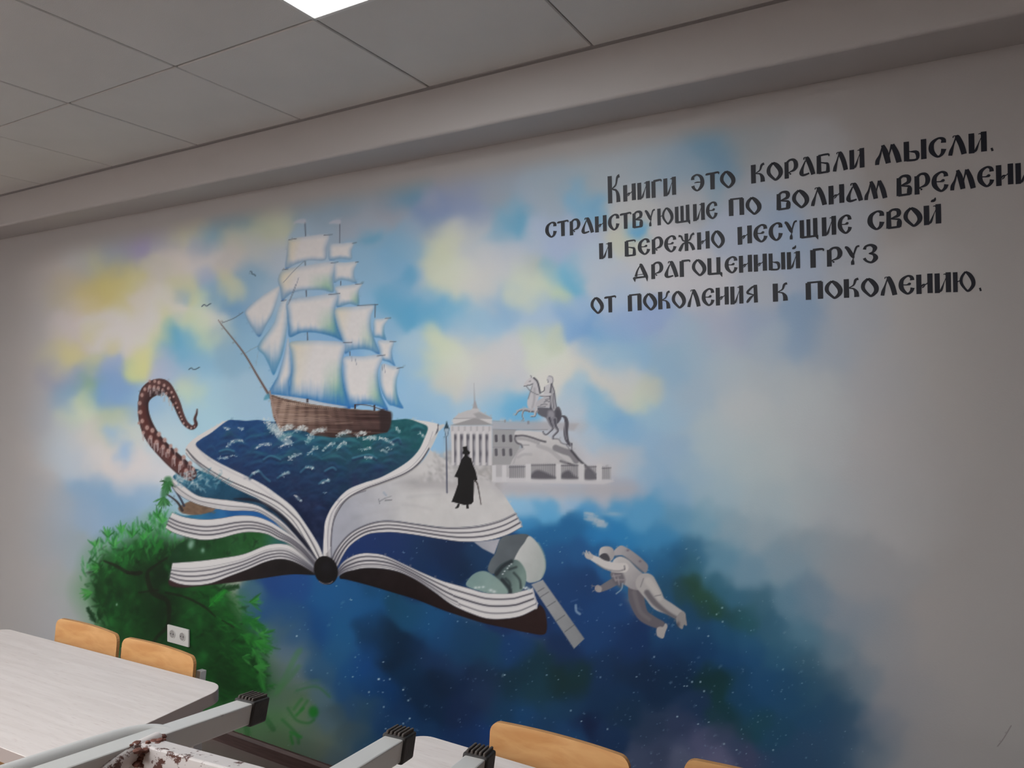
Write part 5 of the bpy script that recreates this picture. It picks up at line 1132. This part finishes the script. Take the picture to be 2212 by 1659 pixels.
for q in [[(505, 488, 11), (480, 478, 8), (470, 455, 4), (466, 438, 2.6)], [(500, 490, 10), (475, 485, 6), (458, 470, 3.4), (452, 456, 2.4)], [(505, 492, 9), (485, 500, 6), (466, 492, 3.6), (458, 482, 2.4)], [(505, 480, 7), (498, 462, 4), (488, 448, 2.6)]]: stroke(Z7(q), 5, '#bdb6b3', 1, .9, pid=P_AST)
P_HEL = part('helmet', P_AST)
grad_fill(Z7([(575, 460), (590, 415), (640, 400), (690, 415), (710, 460), (700, 505), (670, 530), (620, 510), (580, 490)]), TONE('#cbc7c4', '#a7a2a2'), pid=P_HEL)
fill(Z7([(580, 490), (610, 462), (645, 465), (668, 500), (665, 528), (620, 520)]), '#4c4a50', 1, 1.1)
for p, a in [([(375, 910), (380, 960), (410, 985)], .7), ([(330, 880), (390, 860)], .3), ([(370, 930), (430, 950)], .3)]: stroke(Z7(p), 5 if a > .5 else 1.5, '#9fb6cc', a, 1.5)
# scratch on the wall at lower right
stroke([(2155, 1612), (2168, 1595), (2184, 1568)], 1.6, '#6d6462', .8, .8)

# ================================================================== lay the canvas on the wall
CAN = np.clip(CAN, 4, 240)
lin = CAN / 255.0
lin = np.where(lin <= 0.04045, lin / 12.92, ((lin + 0.055) / 1.055) ** 2.4).astype(np.float32)

def wall_xyz(U, V, off):
    dx = R_.x * (U - CX) / F + FW_.x; dy = R_.y * (U - CX) / F + FW_.y; dz = (CY - V) / F
    k = (WALL_Y - off) / dy
    return np.stack([dx * k, np.full_like(k, WALL_Y - off), EYE + dz * k], -1)

M_mural, nt, bsdf = new_mat('mural_paint')
at = nt.nodes.new('ShaderNodeAttribute'); at.attribute_name = 'paint'
nt.links.new(at.outputs['Color'], bsdf.inputs['Base Color'])
bsdf.inputs['Roughness'].default_value = 0.4
set_spec(bsdf, 0.2)
tc = nt.nodes.new('ShaderNodeTexCoord'); nn = nt.nodes.new('ShaderNodeTexNoise'); nn.inputs['Scale'].default_value = 220
nt.links.new(tc.outputs['Object'], nn.inputs['Vector'])
bp = nt.nodes.new('ShaderNodeBump'); bp.inputs['Strength'].default_value = 0.12; bp.inputs['Distance'].default_value = 0.002
nt.links.new(nn.outputs['Fac'], bp.inputs['Height']); nt.links.new(bp.outputs['Normal'], bsdf.inputs['Normal'])

def build_cells(name, ii, jj, step, parent):
    """quads at cells (ii, jj) of size step; colours sampled from the canvas at their corners"""
    W = CW + 8
    c = np.stack([jj * W + ii, jj * W + ii + step, (jj + step) * W + ii + step, (jj + step) * W + ii], 1)
    uq, inv = np.unique(c.ravel(), return_inverse=True)
    vy = uq // W; vx = uq % W
    co = wall_xyz(vx.astype(np.float64) - OX, vy.astype(np.float64), 0.0015)
    me = bpy.data.meshes.new(name)
    n = len(uq); q = len(ii)
    me.vertices.add(n); me.vertices.foreach_set('co', co.astype(np.float32).ravel())
    me.loops.add(q * 4); me.loops.foreach_set('vertex_index', inv.reshape(-1, 4)[:, ::-1].astype(np.int32).ravel())
    me.polygons.add(q); me.polygons.foreach_set('loop_start', np.arange(0, q * 4, 4, dtype=np.int32))
    me.update(calc_edges=True)
    ca_ = me.color_attributes.new('paint', 'FLOAT_COLOR', 'POINT')
    col = np.ones((n, 4), np.float32); col[:, :3] = lin[np.minimum(vy, CH - 1), np.minimum(vx, CW - 1)]
    ca_.data.foreach_set('color', col.ravel())
    me.materials.append(M_mural)
    o = bpy.data.objects.new(name, me); COL.objects.link(o); o.parent = parent
    return o

mural = empty('wall_mural', (0, 0, 0))
tag(mural, 'colourful wall mural of an open book with a sailing ship, tree, statue and astronaut', 'mural')
BL = 6
top_lim = lambda x: 505 - 0.185 * x
fine_cells, coarse = {}, []
det = np.zeros((CH // BL, CW // BL), bool)
g = CAN.mean(-1)[:CH // BL * BL, :CW // BL * BL].reshape(CH // BL, BL, CW // BL, BL)
rngb = g.max((1, 3)) - g.min((1, 3))
idb = IDS[:CH // BL * BL, :CW // BL * BL].reshape(CH // BL, BL, CW // BL, BL).max((1, 3))
det = (rngb > 9) | (idb > 0)
JB, IB = np.nonzero(np.ones_like(det))
keep = (JB * BL > top_lim(IB * BL - OX)) & (IB * BL < OX + 2330) & (IB * BL > 0) & (JB * BL < CH - BL)
keep &= wall_xyz(IB * BL - OX + 0.0, JB * BL + BL + 0.0, 0.0)[:, 2] > 0.05
JB, IB = JB[keep], IB[keep]
d = det[JB, IB]
cells = {0: ([IB[~d] * BL], [JB[~d] * BL], BL)}
ib, jb = IB[d] * BL, JB[d] * BL
FS = 2 if False else 2
fi, fj = [], []
for a in range(0, BL, FS):
    for b in range(0, BL, FS):
        fi.append(ib + a); fj.append(jb + b)
fi = np.concatenate(fi); fj = np.concatenate(fj)
fid = IDS[np.minimum(fj + 1, CH - 1), np.minimum(fi + 1, CW - 1)]
print('MURAL quads', len(cells[0][0][0]), len(fi))
objs = {}
PLAB = {'painted_sky': 'soft airbrushed blue sky fading to dark starry space'}
order = [i for i in range(1, len(PARTS)) if i not in PARENT] + [i for i in range(1, len(PARTS)) if i in PARENT]
sky = build_cells('painted_sky', cells[0][0][0], cells[0][1][0], BL, mural)
s0 = fid == 0
build_cells('sky_detail', fi[s0], fj[s0], FS, sky)['kind'] = 'stuff'
for i in order:
    s = fid == i
    par = objs.get(PARENT.get(i), mural) if i in PARENT else mural
    if not s.any():
        if i in PARENT.values():
            e = empty(PARTS[i]); e.parent = mural; objs[i] = e
        continue
    objs[i] = build_cells(PARTS[i], fi[s], fj[s], FS, par)
for i, lab in [(P_SHIP, 'white-sailed wooden tall ship'), (P_BOOK, 'large open book with curling pages'), (P_TEN, 'brown tentacle with pale suckers'), (P_TREE, 'dark green leafy tree'), (P_EMB, 'grey palace and horse statue on an embankment'),
               (P_MAN, 'black silhouette of a man in a top hat and cloak'), (P_AST, 'floating white astronaut'), (P_CRAFT, 'grey round spacecraft with a long panel')]:
    if i in objs: objs[i]['label'] = lab

# ================================================================== lettering, cut as real shapes just proud of the paint
T_, t_ = .21, .055
LET = {   # strokes in a box 1 high; each point x, y, width
 'О': (.72, [[(.30, .95, .10), (.12, .72, .15), (.10, .42, .15), (.32, .10, .11), (.44, .04, .12), (.62, .26, .17), (.62, .52, .20), (.46, .80, .19), (.30, .95, .10)]]),
 'С': (.64, [[(.56, .70, .18), (.55, .88, .15), (.38, .95, .09), (.16, .78, .15), (.10, .50, .19), (.16, .26, .17), (.34, .05, .10), (.50, .16, .13), (.57, .40, .19)]]),
 'Є': (.66, [[(.57, .72, .17), (.54, .88, .14), (.38, .95, .09), (.16, .78, .15), (.10, .50, .19), (.16, .26, .17), (.36, .05, .10), (.52, .16, .13), (.58, .34, .17)], [(.14, .52, .05), (.34, .50, .06), (.46, .54, .13), (.52, .54, .03)]]),
 'Э': (.62, [[(.06, .68, .16), (.08, .84, .12), (.26, .95, .09), (.46, .80, .15), (.52, .50, .18), (.46, .24, .16), (.28, .05, .09), (.12, .18, .12), (.06, .34, .15)], [(.14, .50, .04), (.28, .52, .07), (.48, .50, .05)]]),
 'Т': (.62, [[(.04, .84, .03), (.06, .90, .12), (.34, .93, .10), (.60, .95, .10), (.62, .84, .03)], [(.32, .02, .19), (.32, .92, .20)]]),
 'Р': (.64, [[(.13, 0, .18), (.13, .88, .17)], [(.13, .80, .12), (.28, .95, .10), (.48, .92, .14), (.56, .66, .18), (.48, .42, .13), (.26, .32, .05), (.22, .26, .05)], [(.22, .30, .04), (.32, .22, .05), (.26, .20, .03)]]),
 'Н': (.70, [[(.12, 0, .20), (.12, .98, .20)], [(.58, .02, .20), (.58, 1., .20)], [(.22, .36, .04), (.30, .46, .08), (.40, .46, .04), (.48, .54, .05)], [(.24, .30, .03), (.32, .36, .05), (.38, .50, .03)]]),
 'И': (.70, [[(.12, 0, .20), (.12, .98, .20)], [(.58, .02, .20), (.58, 1., .20)], [(.20, .06, .04), (.28, .14, .10), (.40, .50, .035), (.50, .78, .035), (.46, .92, .05), (.38, .90, .03)]]),
 'Й': (.70, [[(.12, 0, .20), (.12, .98, .20)], [(.58, .02, .20), (.58, 1., .20)], [(.20, .06, .04), (.28, .14, .10), (.40, .50, .035), (.50, .78, .035), (.46, .92, .05), (.38, .90, .03)], [(.30, 1.14, .03), (.36, 1.18, .12), (.44, 1.22, .11), (.48, 1.34, .03)]]),
 'К': (.66, [[(.12, 0, .20), (.12, 1., .20)], [(.62, .98, .12), (.50, .92, .10), (.42, .66, .07), (.24, .52, .05), (.42, .46, .08), (.52, .28, .16), (.54, .02, .19)]]),
 'Г': (.58, [[(.12, 0, .20), (.12, .94, .20)], [(.12, .93, .12), (.50, .95, .10), (.54, .84, .03)]]),
 'А': (.72, [[(.34, .98, .06), (.38, .90, .18), (.52, .50, .20), (.64, .03, .18)], [(.30, .80, .05), (.16, .46, .10), (.10, .18, .18), (.20, .06, .12), (.46, .12, .08)], [(.36, .96, .05), (.24, .96, .05), (.22, .86, .05)]]),
 'Л': (.72, [[(.34, .98, .06), (.38, .90, .18), (.52, .50, .20), (.62, .02, .19)], [(.32, .86, .05), (.22, .52, .07), (.14, .24, .14), (.10, .02, .14)], [(.36, .96, .05), (.24, .96, .04), (.22, .88, .04)]]),
 'М': (1.0, [[(.30, .96, .12), (.40, .60, .20), (.50, .04, .18)], [(.28, .86, .05), (.20, .50, .08), (.10, .24, .14), (.08, .02, .14)], [(.50, .30, .05), (.58, .66, .06), (.66, .94, .12)], [(.66, .94, .14), (.80, .50, .20), (.90, .02, .19)]]),
 'В': (.64, [[(.13, .02, .19), (.13, .88, .16)], [(.13, .80, .12), (.28, .95, .10), (.50, .90, .16), (.50, .64, .15), (.22, .50, .05), (.50, .44, .10), (.54, .30, .18), (.52, .04, .17)], [(.10, .04, .10), (.56, .06, .10)]]),
 'Ш': (.94, [[(.11, .02, .19), (.11, .96, .19)], [(.42, .04, .17), (.42, .97, .17)], [(.74, .04, .19), (.74, 1., .19)], [(.08, .04, .10), (.80, .06, .10)]]),
 'Щ': (.98, [[(.11, .02, .19), (.11, .96, .19)], [(.42, .04, .17), (.42, .97, .17)], [(.74, .04, .19), (.74, 1., .19)], [(.08, .04, .10), (.86, .06, .10)], [(.80, .06, .16), (.86, -.14, .02)]]),
 'Ц': (.84, [[(.12, .02, .19), (.12, .98, .19)], [(.58, .04, .19), (.58, 1., .19)], [(.08, .05, .12), (.76, .06, .12)], [(.70, .06, .16), (.76, -.16, .02)]]),
 'Ы': (.88, [[(.12, .02, .19), (.12, .98, .19)], [(.76, .02, .19), (.76, 1., .19)], [(.12, .06, .11), (.50, .06, .10), (.50, .40, .15), (.24, .48, .04), (.16, .60, .03)]]),
 'Я': (.70, [[(.58, .02, .19), (.56, .98, .17)], [(.56, .92, .09), (.36, .84, .10), (.14, .60, .12), (.30, .50, .08), (.50, .44, .05)], [(.46, .42, .05), (.30, .30, .12), (.16, .12, .13), (.10, .04, .05)]]),
 'Ю': (.96, [[(.11, 0, .18), (.11, .98, .18)], [(.18, .50, .05), (.34, .56, .05)], [(.54, .97, .08), (.38, .72, .11), (.36, .42, .12), (.54, .10, .09), (.66, .04, .11), (.84, .28, .15), (.84, .54, .17), (.70, .82, .16), (.54, .97, .08)]]),
 'Ж': (.98, [[(.48, 0, .18), (.48, 1., .18)], [(.06, .90, .13), (.20, .86, .10), (.30, .62, .08), (.48, .52, .05), (.30, .42, .10), (.18, .20, .16), (.10, .02, .14)], [(.90, .96, .13), (.76, .88, .10), (.66, .64, .08), (.48, .52, .05), (.66, .44, .10), (.80, .22, .16), (.86, .02, .15)]]),
 'З': (.60, [[(.08, .74, .13), (.14, .90, .10), (.34, .95, .12), (.50, .80, .18), (.42, .58, .10), (.26, .52, .05), (.44, .46, .12), (.52, .26, .19), (.36, .06, .11), (.16, .14, .10), (.06, .30, .12)]]),
 'Б': (.66, [[(.12, .02, .20), (.12, .95, .18)], [(.10, .94, .09), (.54, .96, .09), (.58, .84, .03)], [(.20, .58, .05), (.40, .52, .08), (.52, .44, .12), (.52, .04, .17)], [(.10, .05, .10), (.56, .06, .10)]]),
 'У': (.70, [[(.06, .94, .10), (.16, .88, .14), (.34, .50, .16), (.40, .34, .06)], [(.64, .95, .09), (.52, .90, .08), (.42, .56, .06), (.38, .30, .04), (.36, .16, .12), (.36, .0, .12)]]),
 'Д': (.88, [[(.44, .98, .05), (.46, .88, .16), (.60, .50, .19), (.72, .16, .18)], [(.40, .84, .05), (.26, .56, .08), (.18, .22, .13)], [(.06, .14, .11), (.80, .18, .10)], [(.10, .16, .16), (.13, -.10, .02)], [(.74, .16, .14), (.76, -.10, .02)], [(.20, .30, .03), (.60, .34, .04)]]),
 '.': (.24, [[(.08, .06, .15), (.16, .08, .15)]]),
}
# each word: text, left x, right x, baseline y at both ends, cap height at both ends (photo pixels)
WORDS = [
 [('К', 1313, 1341, 440, 437, 59, 59), ('НИГИ', 1346, 1461, 436, 421, 36, 40), ('ЭТО', 1494, 1588, 415, 404, 38, 38), ('КОРАБЛИ', 1622, 1868, 397, 362, 40, 43), ('МЫСЛИ.', 1890, 2150, 358, 325, 44, 44)],
 [('СТРАНСТВУЮЩИЄ', 1178, 1550, 515, 472, 34, 38), ('ПО', 1574, 1644, 467, 462, 38, 39), ('ВОЛНАМ', 1676, 1917, 455, 428, 40, 42), ('ВРЄМЄНИ', 1935, 2232, 425, 394, 45, 46)],
 [('И', 1294, 1323, 560, 558, 35, 35), ('БЄРЄЖНО', 1349, 1565, 555, 534, 35, 39), ('НЄСУЩИЄ', 1593, 1840, 529, 504, 39, 42), ('СВОЙ', 1874, 2034, 499, 483, 42, 43)],
 [('ДРАГОЦЄННЫЙ', 1366, 1729, 606, 580, 36, 38), ('ГРУЗ', 1750, 1896, 579, 568, 41, 42)],
 [('ОТ', 1276, 1330, 678, 675, 36, 37), ('ПОКОЛЄНИЯ', 1356, 1638, 673, 654, 37, 40), ('К', 1669, 1703, 652, 650, 39, 39), ('ПОКОЛЄНИЮ.', 1740, 2124, 648, 628, 39, 45)],
]
LET['П'] = (.74, [[(.12, 0, .20), (.12, .93, .20)], [(.62, .02, .20), (.62, .95, .20)], [(.08, .94, .09), (.68, .96, .09)]])
M_let = mat_plain('dark_lettering_paint', '#1c1d26', rough=0.4, spec=0.25, bump=0.1, bscale=220)
inscr_lines = []
for li, words in enumerate(WORDS):
    line = empty('inscription_line'); line.parent = mural
    for (txt, xl, xr, yl, yr, hl, hr) in words:
        tot = sum(LET[c][0] for c in txt) + .06 * (len(txt) - 1)
        cur = 0
        for c in txt:
            w_, strokes_ = LET[c]
            vs, fs = [], []
            for si, st in enumerate(strokes_):
                P = np.array(st, float)
                if len(P) > 2: P = curve(P, closed=False, n=4)
                P[:, 2] *= 1.08
                for i in range(len(P)):
                    dd = P[min(i + 1, len(P) - 1), :2] - P[max(i - 1, 0), :2]
                    # thickness is judged in real proportion: cell is a square unit
                    nn_ = np.array((-dd[1], dd[0])) / (np.hypot(*dd) + 1e-6)
                    for s in (-1, 1):
                        q = P[i, :2] + nn_ * s * P[i, 2] / 2
                        f = (cur + q[0]) / tot
                        h = hl + (hr - hl) * f
                        u_ = xl + (xr - xl) * f - (q[1] - .0) * h * .02; v_ = yl + (yr - yl) * f - q[1] * h
                        vs.append((u_, v_, si))
                    if i: b = len(vs); fs.append((b - 4, b - 3, b - 1, b - 2))
            va = np.array(vs)
            co = wall_xyz(va[:, 0], va[:, 1], 0.0022)
            co[:, 1] -= va[:, 2] * 0.00008
            me = bpy.data.meshes.new('letter'); me.from_pydata([tuple(x) for x in co], [], fs); me.materials.append(M_let)
            o = bpy.data.objects.new('letter', me); COL.objects.link(o); o.parent = line
            cur += w_ + .06
# ------------------------------------------------------------------ tables
def make_table(name, L, Dp, label, H=0.75):
    t = empty(name)
    # top: laminate face over a banded edge
    MB().slab(rrect(L, Dp, 0.06, 10), H - 0.036, H - 0.0012, 0.0).build('edge_band', M_edge, t, smooth=True)
    MB().slab(rrect(L - 0.001, Dp - 0.001, 0.0595, 10), H - 0.002, H, 0.0008).build('tabletop', M_top, t)
    fr = MB()
    a, b = L / 2 - 0.07, Dp / 2 - 0.06
    for s in (-1, 1):
        fr.bar((-a, s * b, H - 0.045), (a, s * b, H - 0.045), 0.025, 0.036)
        fr.bar((s * a, -b, H - 0.045), (s * a, b, H - 0.045), 0.025, 0.036)
    fr.build('apron', M_steel, t)
    for sx in (-1, 1):
        for sy in (-1, 1):
            MB().box((sx * a, sy * b, (H - 0.027) / 2 + 0.01), (0.03, 0.03, H - 0.047), bevel=0.002).build('leg', M_steel, t)
            MB().box((sx * a, sy * b, 0.012), (0.036, 0.036, 0.024), bevel=0.002).build('foot_cap', M_rubber, t)
    tag(t, label, 'table', 'pale wooden topped dining tables')
    return t

t1 = make_table('dining_table', 1.16, 0.515, 'pale wood table with rounded corners in the left corner, two chair backs behind it')
t1.location = (-2.38, 1.167, 0); t1.rotation_euler = (0, 0, math.radians(3.2))
t2 = copy_tree(t1); t2.location = (-0.575, 1.25, 0); t2.rotation_euler = (0, 0, 0)
t2['label'] = 'pale wood table at the bottom centre in front of the single large chair back'
t3 = make_table('dining_table', 1.24, 0.6, 'pale wood table nearest the viewer, under the overturned metal chairs', 0.715)
t3.location = (-0.42, 0.43, 0); t3.rotation_euler = (0, 0, math.radians(2))

# ------------------------------------------------------------------ chairs
def bend_plate(w, h, r, th, depth, nu=18, nv=8, mat=None, name='backrest', parent=None, z0=0, y0=0, tilt=0.0, lip=0.0):
    """moulded plywood: a rounded rectangle bent across its width"""
    bm = bmesh.new()
    out = rrect(w, h, r, 6)
    # dense strip fill: columns between the outline's top and bottom
    xs = sorted(set([round(-w / 2 + r - r * math.cos(math.radians(a)), 5) for a in range(0, 91, 15)] +
                    [round(w / 2 - r + r * math.cos(math.radians(a)), 5) for a in range(0, 91, 15)] +
                    [round(-w / 2 + r + (w - 2 * r) * k / nu, 5) for k in range(nu + 1)]))
    def half(x):
        d = abs(x) - (w / 2 - r)
        return h / 2 - r + (math.sqrt(max(0, r * r - d * d)) if d > 0 else r)
    def P(x, z, side):
        y = -depth * (2 * x / w) ** 2 + lip * (z / h) ** 2
        zz = z0 + z
        return (x, y0 + y + side * th / 2 + tilt * z, zz)
    g = {s: [] for s in (-1, 1)}
    for s in (-1, 1):
        for x in xs:
            hh = half(x)
            g[s].append([bm.verts.new(P(x, -hh + 2 * hh * k / nv, s)) for k in range(nv + 1)])
    for s in (-1, 1):
        for i in range(len(xs) - 1):
            for k in range(nv):
                bm.faces.new((g[s][i][k], g[s][i + 1][k], g[s][i + 1][k + 1], g[s][i][k + 1]))
    edge = []
    for i in range(len(xs) - 1):
        edge.append(bm.faces.new((g[-1][i][0], g[-1][i + 1][0], g[1][i + 1][0], g[1][i][0])))
        edge.append(bm.faces.new((g[-1][i][nv], g[-1][i + 1][nv], g[1][i + 1][nv], g[1][i][nv])))
    for k in range(nv):
        edge.append(bm.faces.new((g[-1][0][k], g[-1][0][k + 1], g[1][0][k + 1], g[1][0][k])))
        edge.append(bm.faces.new((g[-1][-1][k], g[-1][-1][k + 1], g[1][-1][k + 1], g[1][-1][k])))
    for f in edge: f.material_index = 1
    bmesh.ops.recalc_face_normals(bm, faces=bm.faces[:])
    me = bpy.data.meshes.new(name); bm.to_mesh(me); bm.free()
    me.materials.append(M_ply); me.materials.append(M_ply_edge)
    for p in me.polygons: p.use_smooth = True
    me.set_sharp_from_angle(angle=math.radians(50))
    o = bpy.data.objects.new(name, me); COL.objects.link(o); o.parent = parent
    return o

def foot(parent, x, y, s):
    # rubber cap with a worn, ribbed front
    c = MB().box((x, y, 0.019), (s + 0.006, s + 0.006, 0.038), bevel=0.003).build('foot_cap', M_rubber, parent)
    m = MB()
    for k in range(5):
        m.box((x + (k - 2) * s * 0.2, y - s / 2 - 0.004, 0.019), (s * 0.13, 0.006, 0.034), bevel=0.0015)
    m.build('worn_rib', M_rubber_worn, c)
    return c

def make_chair(label, sp=0.344, dp=0.40, s=0.028, top=0.785, seat_z=0.44, back_h=0.2, lying=False):
    t = empty('school_chair')
    hx, hy = sp / 2, dp / 2
    for sx in (-1, 1):
        l = MB().bar((sx * hx, -hy, 0.03), (sx * hx, -hy, seat_z - 0.02), s, s, up=(0, 1, 0), bevel=0.0022).build('leg', M_steel, t)
        foot(t, sx * hx, -hy, s)
        l2 = MB()
        l2.bar((sx * hx, hy, 0.03), (sx * hx, hy, seat_z + 0.02), s, s, up=(0, 1, 0), bevel=0.0022)
        l2.bar((sx * hx, hy, seat_z + 0.015), (sx * hx, hy + 0.03, top - 0.055), s * 0.8, s * 0.8, up=(0, 1, 0), bevel=0.002)
        l2.build('leg', M_steel, t)
        foot(t, sx * hx, hy, s)
        MB().bar((sx * hx, -hy + s / 2, 0.23), (sx * hx, hy - s / 2, 0.23), s * 0.8, s * 0.8, bevel=0.002).build('side_rail', M_steel, t)
        MB().bar((sx * hx, -hy, seat_z - 0.016), (sx * hx, hy, seat_z - 0.016), s * 0.9, s * 0.9, bevel=0.002).build('seat_rail', M_steel, t)
    if lying:
        MB().bar((-hx + s / 2, -hy - 0.001, 0.235), (hx - s / 2, -hy - 0.001, 0.235), s * 0.95, s * 0.95, bevel=0.0022).build('front_rail', M_rail, t)
    MB().bar((-hx + s / 2, hy, 0.235), (hx - s / 2, hy, 0.235), s * 0.9, s * 0.9, bevel=0.002).build('back_rail', M_rail, t)
    bend_plate(sp + 0.033, back_h, 0.026, 0.011, 0.015, name='backrest', parent=t, z0=top - back_h / 2, y0=hy + 0.002, tilt=0.09)
    m = MB().slab(rrect(sp + 0.026, 0.37, 0.05, 8, 0, -0.012), seat_z - 0.001, seat_z + 0.010, 0.003)
    m.build('seat', M_ply, t, smooth=True)
    tag(t, label, 'chair')
    return t

def seat_chair(x, y, label, rz=0.0, first=None, top=None):
    c = copy_tree(first) if first else make_chair(label, lying=False)
    c.location = (x, y, 0); c.rotation_euler = (0, 0, rz); c['label'] = label
    c['group'] = 'wooden chairs pushed in along the mural wall'
    return c
CH_Y = 1.5 - 0.2
ca = seat_chair(-2.61, CH_Y, 'beech chair back leftmost behind the left table')
seat_chair(-2.204, CH_Y, 'beech chair back under the wall socket behind the left table', first=ca)
seat_chair(-0.79, CH_Y + 0.10, 'large beech chair back behind the bottom centre table', first=ca)
seat_chair(-0.304, CH_Y + 0.165, 'beech chair of which only a back corner shows at bottom right', first=ca)

def lay_chair(E, label, roll=-0.075, sp=0.344, along=0.0):
    """chair on its back: front legs on top, their feet pointing away from the viewer. E = camera-relative centre of the cap end of the left top leg"""
    w = Vector((0.277, 0.949, -0.204)).normalized()
    u = Vector((0.955, -0.29, roll)); u = (u - w * u.dot(w)).normalized()
    v = u.cross(w)
    toW = lambda a: R_ * a.x + FW_ * a.y + Vector((0, 0, a.z))
    U, V, W = toW(u), toW(v), toW(w)
    c = make_chair(label, sp=sp, lying=True)
    # local x -> -U, y -> -V, z -> -W
    rot = Matrix((-U, -V, -W)).transposed()
    Ew = cam_pt(*E) + U * along
    org = Ew - rot @ Vector((sp / 2, -0.20, 0.0))
    c.matrix_world = Matrix.Translation(org) @ rot.to_4x4()
    c['label'] = label; c['category'] = 'chair'
    c['group'] = 'chairs laid on their backs on the nearest table'
    return c
c1 = lay_chair((-0.366, 1.05, -0.466), 'narrow overturned metal chair with rusty rail and two rubber-capped legs beside the left table', sp=0.231)
c2 = lay_chair((-0.366, 1.05, -0.466), 'overturned metal chair of which one rubber-capped leg shows touching the large chair back', along=0.344)
# the bent seat tube and rusty weld of the first overturned chair (local frame of that chair)
Mi = c1.matrix_world.inverted()
def px3(u, v, Y):
    return Mi @ cam_pt((u - CX) / F * Y, Y, (CY - v) / F * Y)
def smooth3(pts, n=6):
    P = [Vector(p) for p in pts]; P = [2 * P[0] - P[1]] + P + [2 * P[-1] - P[-2]]; out = []
    for i in range(1, len(P) - 2):
        for k in range(n):
            t = k / n
            out.append(0.5 * ((2 * P[i]) + (P[i + 1] - P[i - 1]) * t + (2 * P[i - 1] - 5 * P[i] + 4 * P[i + 1] - P[i + 2]) * t * t + (3 * P[i] - P[i - 1] - 3 * P[i + 1] + P[i + 2]) * t ** 3))
    out.append(P[-2]); return out
hx_, yf = 0.1155, -0.20
MB().tube(smooth3([(hx_ - 0.004, yf - 0.001, 0.185), (hx_ + 0.014, yf - 0.003, 0.19), (hx_ + 0.026, yf - 0.004, 0.215), (hx_ + 0.030, yf - 0.004, 0.26),
                   (hx_ + 0.030, yf - 0.004, 0.34), (hx_ + 0.030, yf - 0.004, 0.44)]), 0.013, 14, 1.0, up=(0, 1, 0)).build('bent_tube', M_steel, c1, smooth=True)
MB().tube(smooth3([(hx_ - 0.012, yf - 0.008, 0.215), (hx_ - 0.012, yf - 0.004, 0.25), (hx_ - 0.014, yf + 0.006, 0.29), (hx_ - 0.018, yf + 0.03, 0.33),
                   (hx_ - 0.02, yf + 0.07, 0.355), (hx_ - 0.02, yf + 0.13, 0.365)]), 0.011, 12, 0.8, up=(1, 0, 0)).build('curved_brace', M_rail, c1, smooth=True)
wm = MB(); rnd = random.Random(5)
for k in range(60):
    q = Vector((hx_ - 0.014 + rnd.uniform(-.014, .006), yf + rnd.uniform(-.0165, .008), 0.235 + rnd.uniform(-.022, .024)))
    r = rnd.uniform(.0018, .0045)
    bmesh.ops.create_icosphere(wm.bm, subdivisions=1, radius=r, matrix=Matrix.Translation(q) @ Matrix.Diagonal((1.3, .8, 1.6, 1)))
wm.build('rusty_weld', M_weld, c1)

# ------------------------------------------------------------------ wall socket
def wall_xz(u, v, y=WALL_Y):
    d = ray(u, v); k = y / d.y
    return d.x * k, EYE + d.z * k
a = wall_xz(366, 1352); b = wall_xz(412, 1391)
sx_, sz_ = (a[0] + b[0]) / 2, wall_xz(389, 1372)[1]
w_ = b[0] - a[0]; h_ = wall_xz(366, 1352)[1] - wall_xz(366, 1389)[1]
so = empty('wall_socket', (sx_, WALL_Y - 0.003, sz_))
MB().box((0, -0.005, 0), (w_, 0.01, h_), bevel=0.003).build('plate', M_plastic, so)
for s in (-1, 1):
    cx = s * w_ * 0.235
    rg = MB(); r_o = h_ * 0.27
    rg.cyl((cx, -0.006, 0.004), (cx, -0.013, 0.004), r_o, 28, r_o * 0.96)
    ring = rg.build('outlet', M_plastic, so, smooth=True)
    MB().cyl((cx, -0.0125, 0.004), (cx, -0.0138, 0.004), r_o * 0.82, 24).build('well', mat_plain('socket_well_%d' % (s + 1), '#9a9592', rough=0.5), ring)
    pm = MB()
    for q in (-1, 1): pm.cyl((cx + q * 0.0095, -0.0136, 0.004), (cx + q * 0.0095, -0.0144, 0.004), 0.0032, 10)
    pm.build('pin_hole', M_hole, ring)
tag(so, 'white double wall socket on the painted green tree', 'socket')
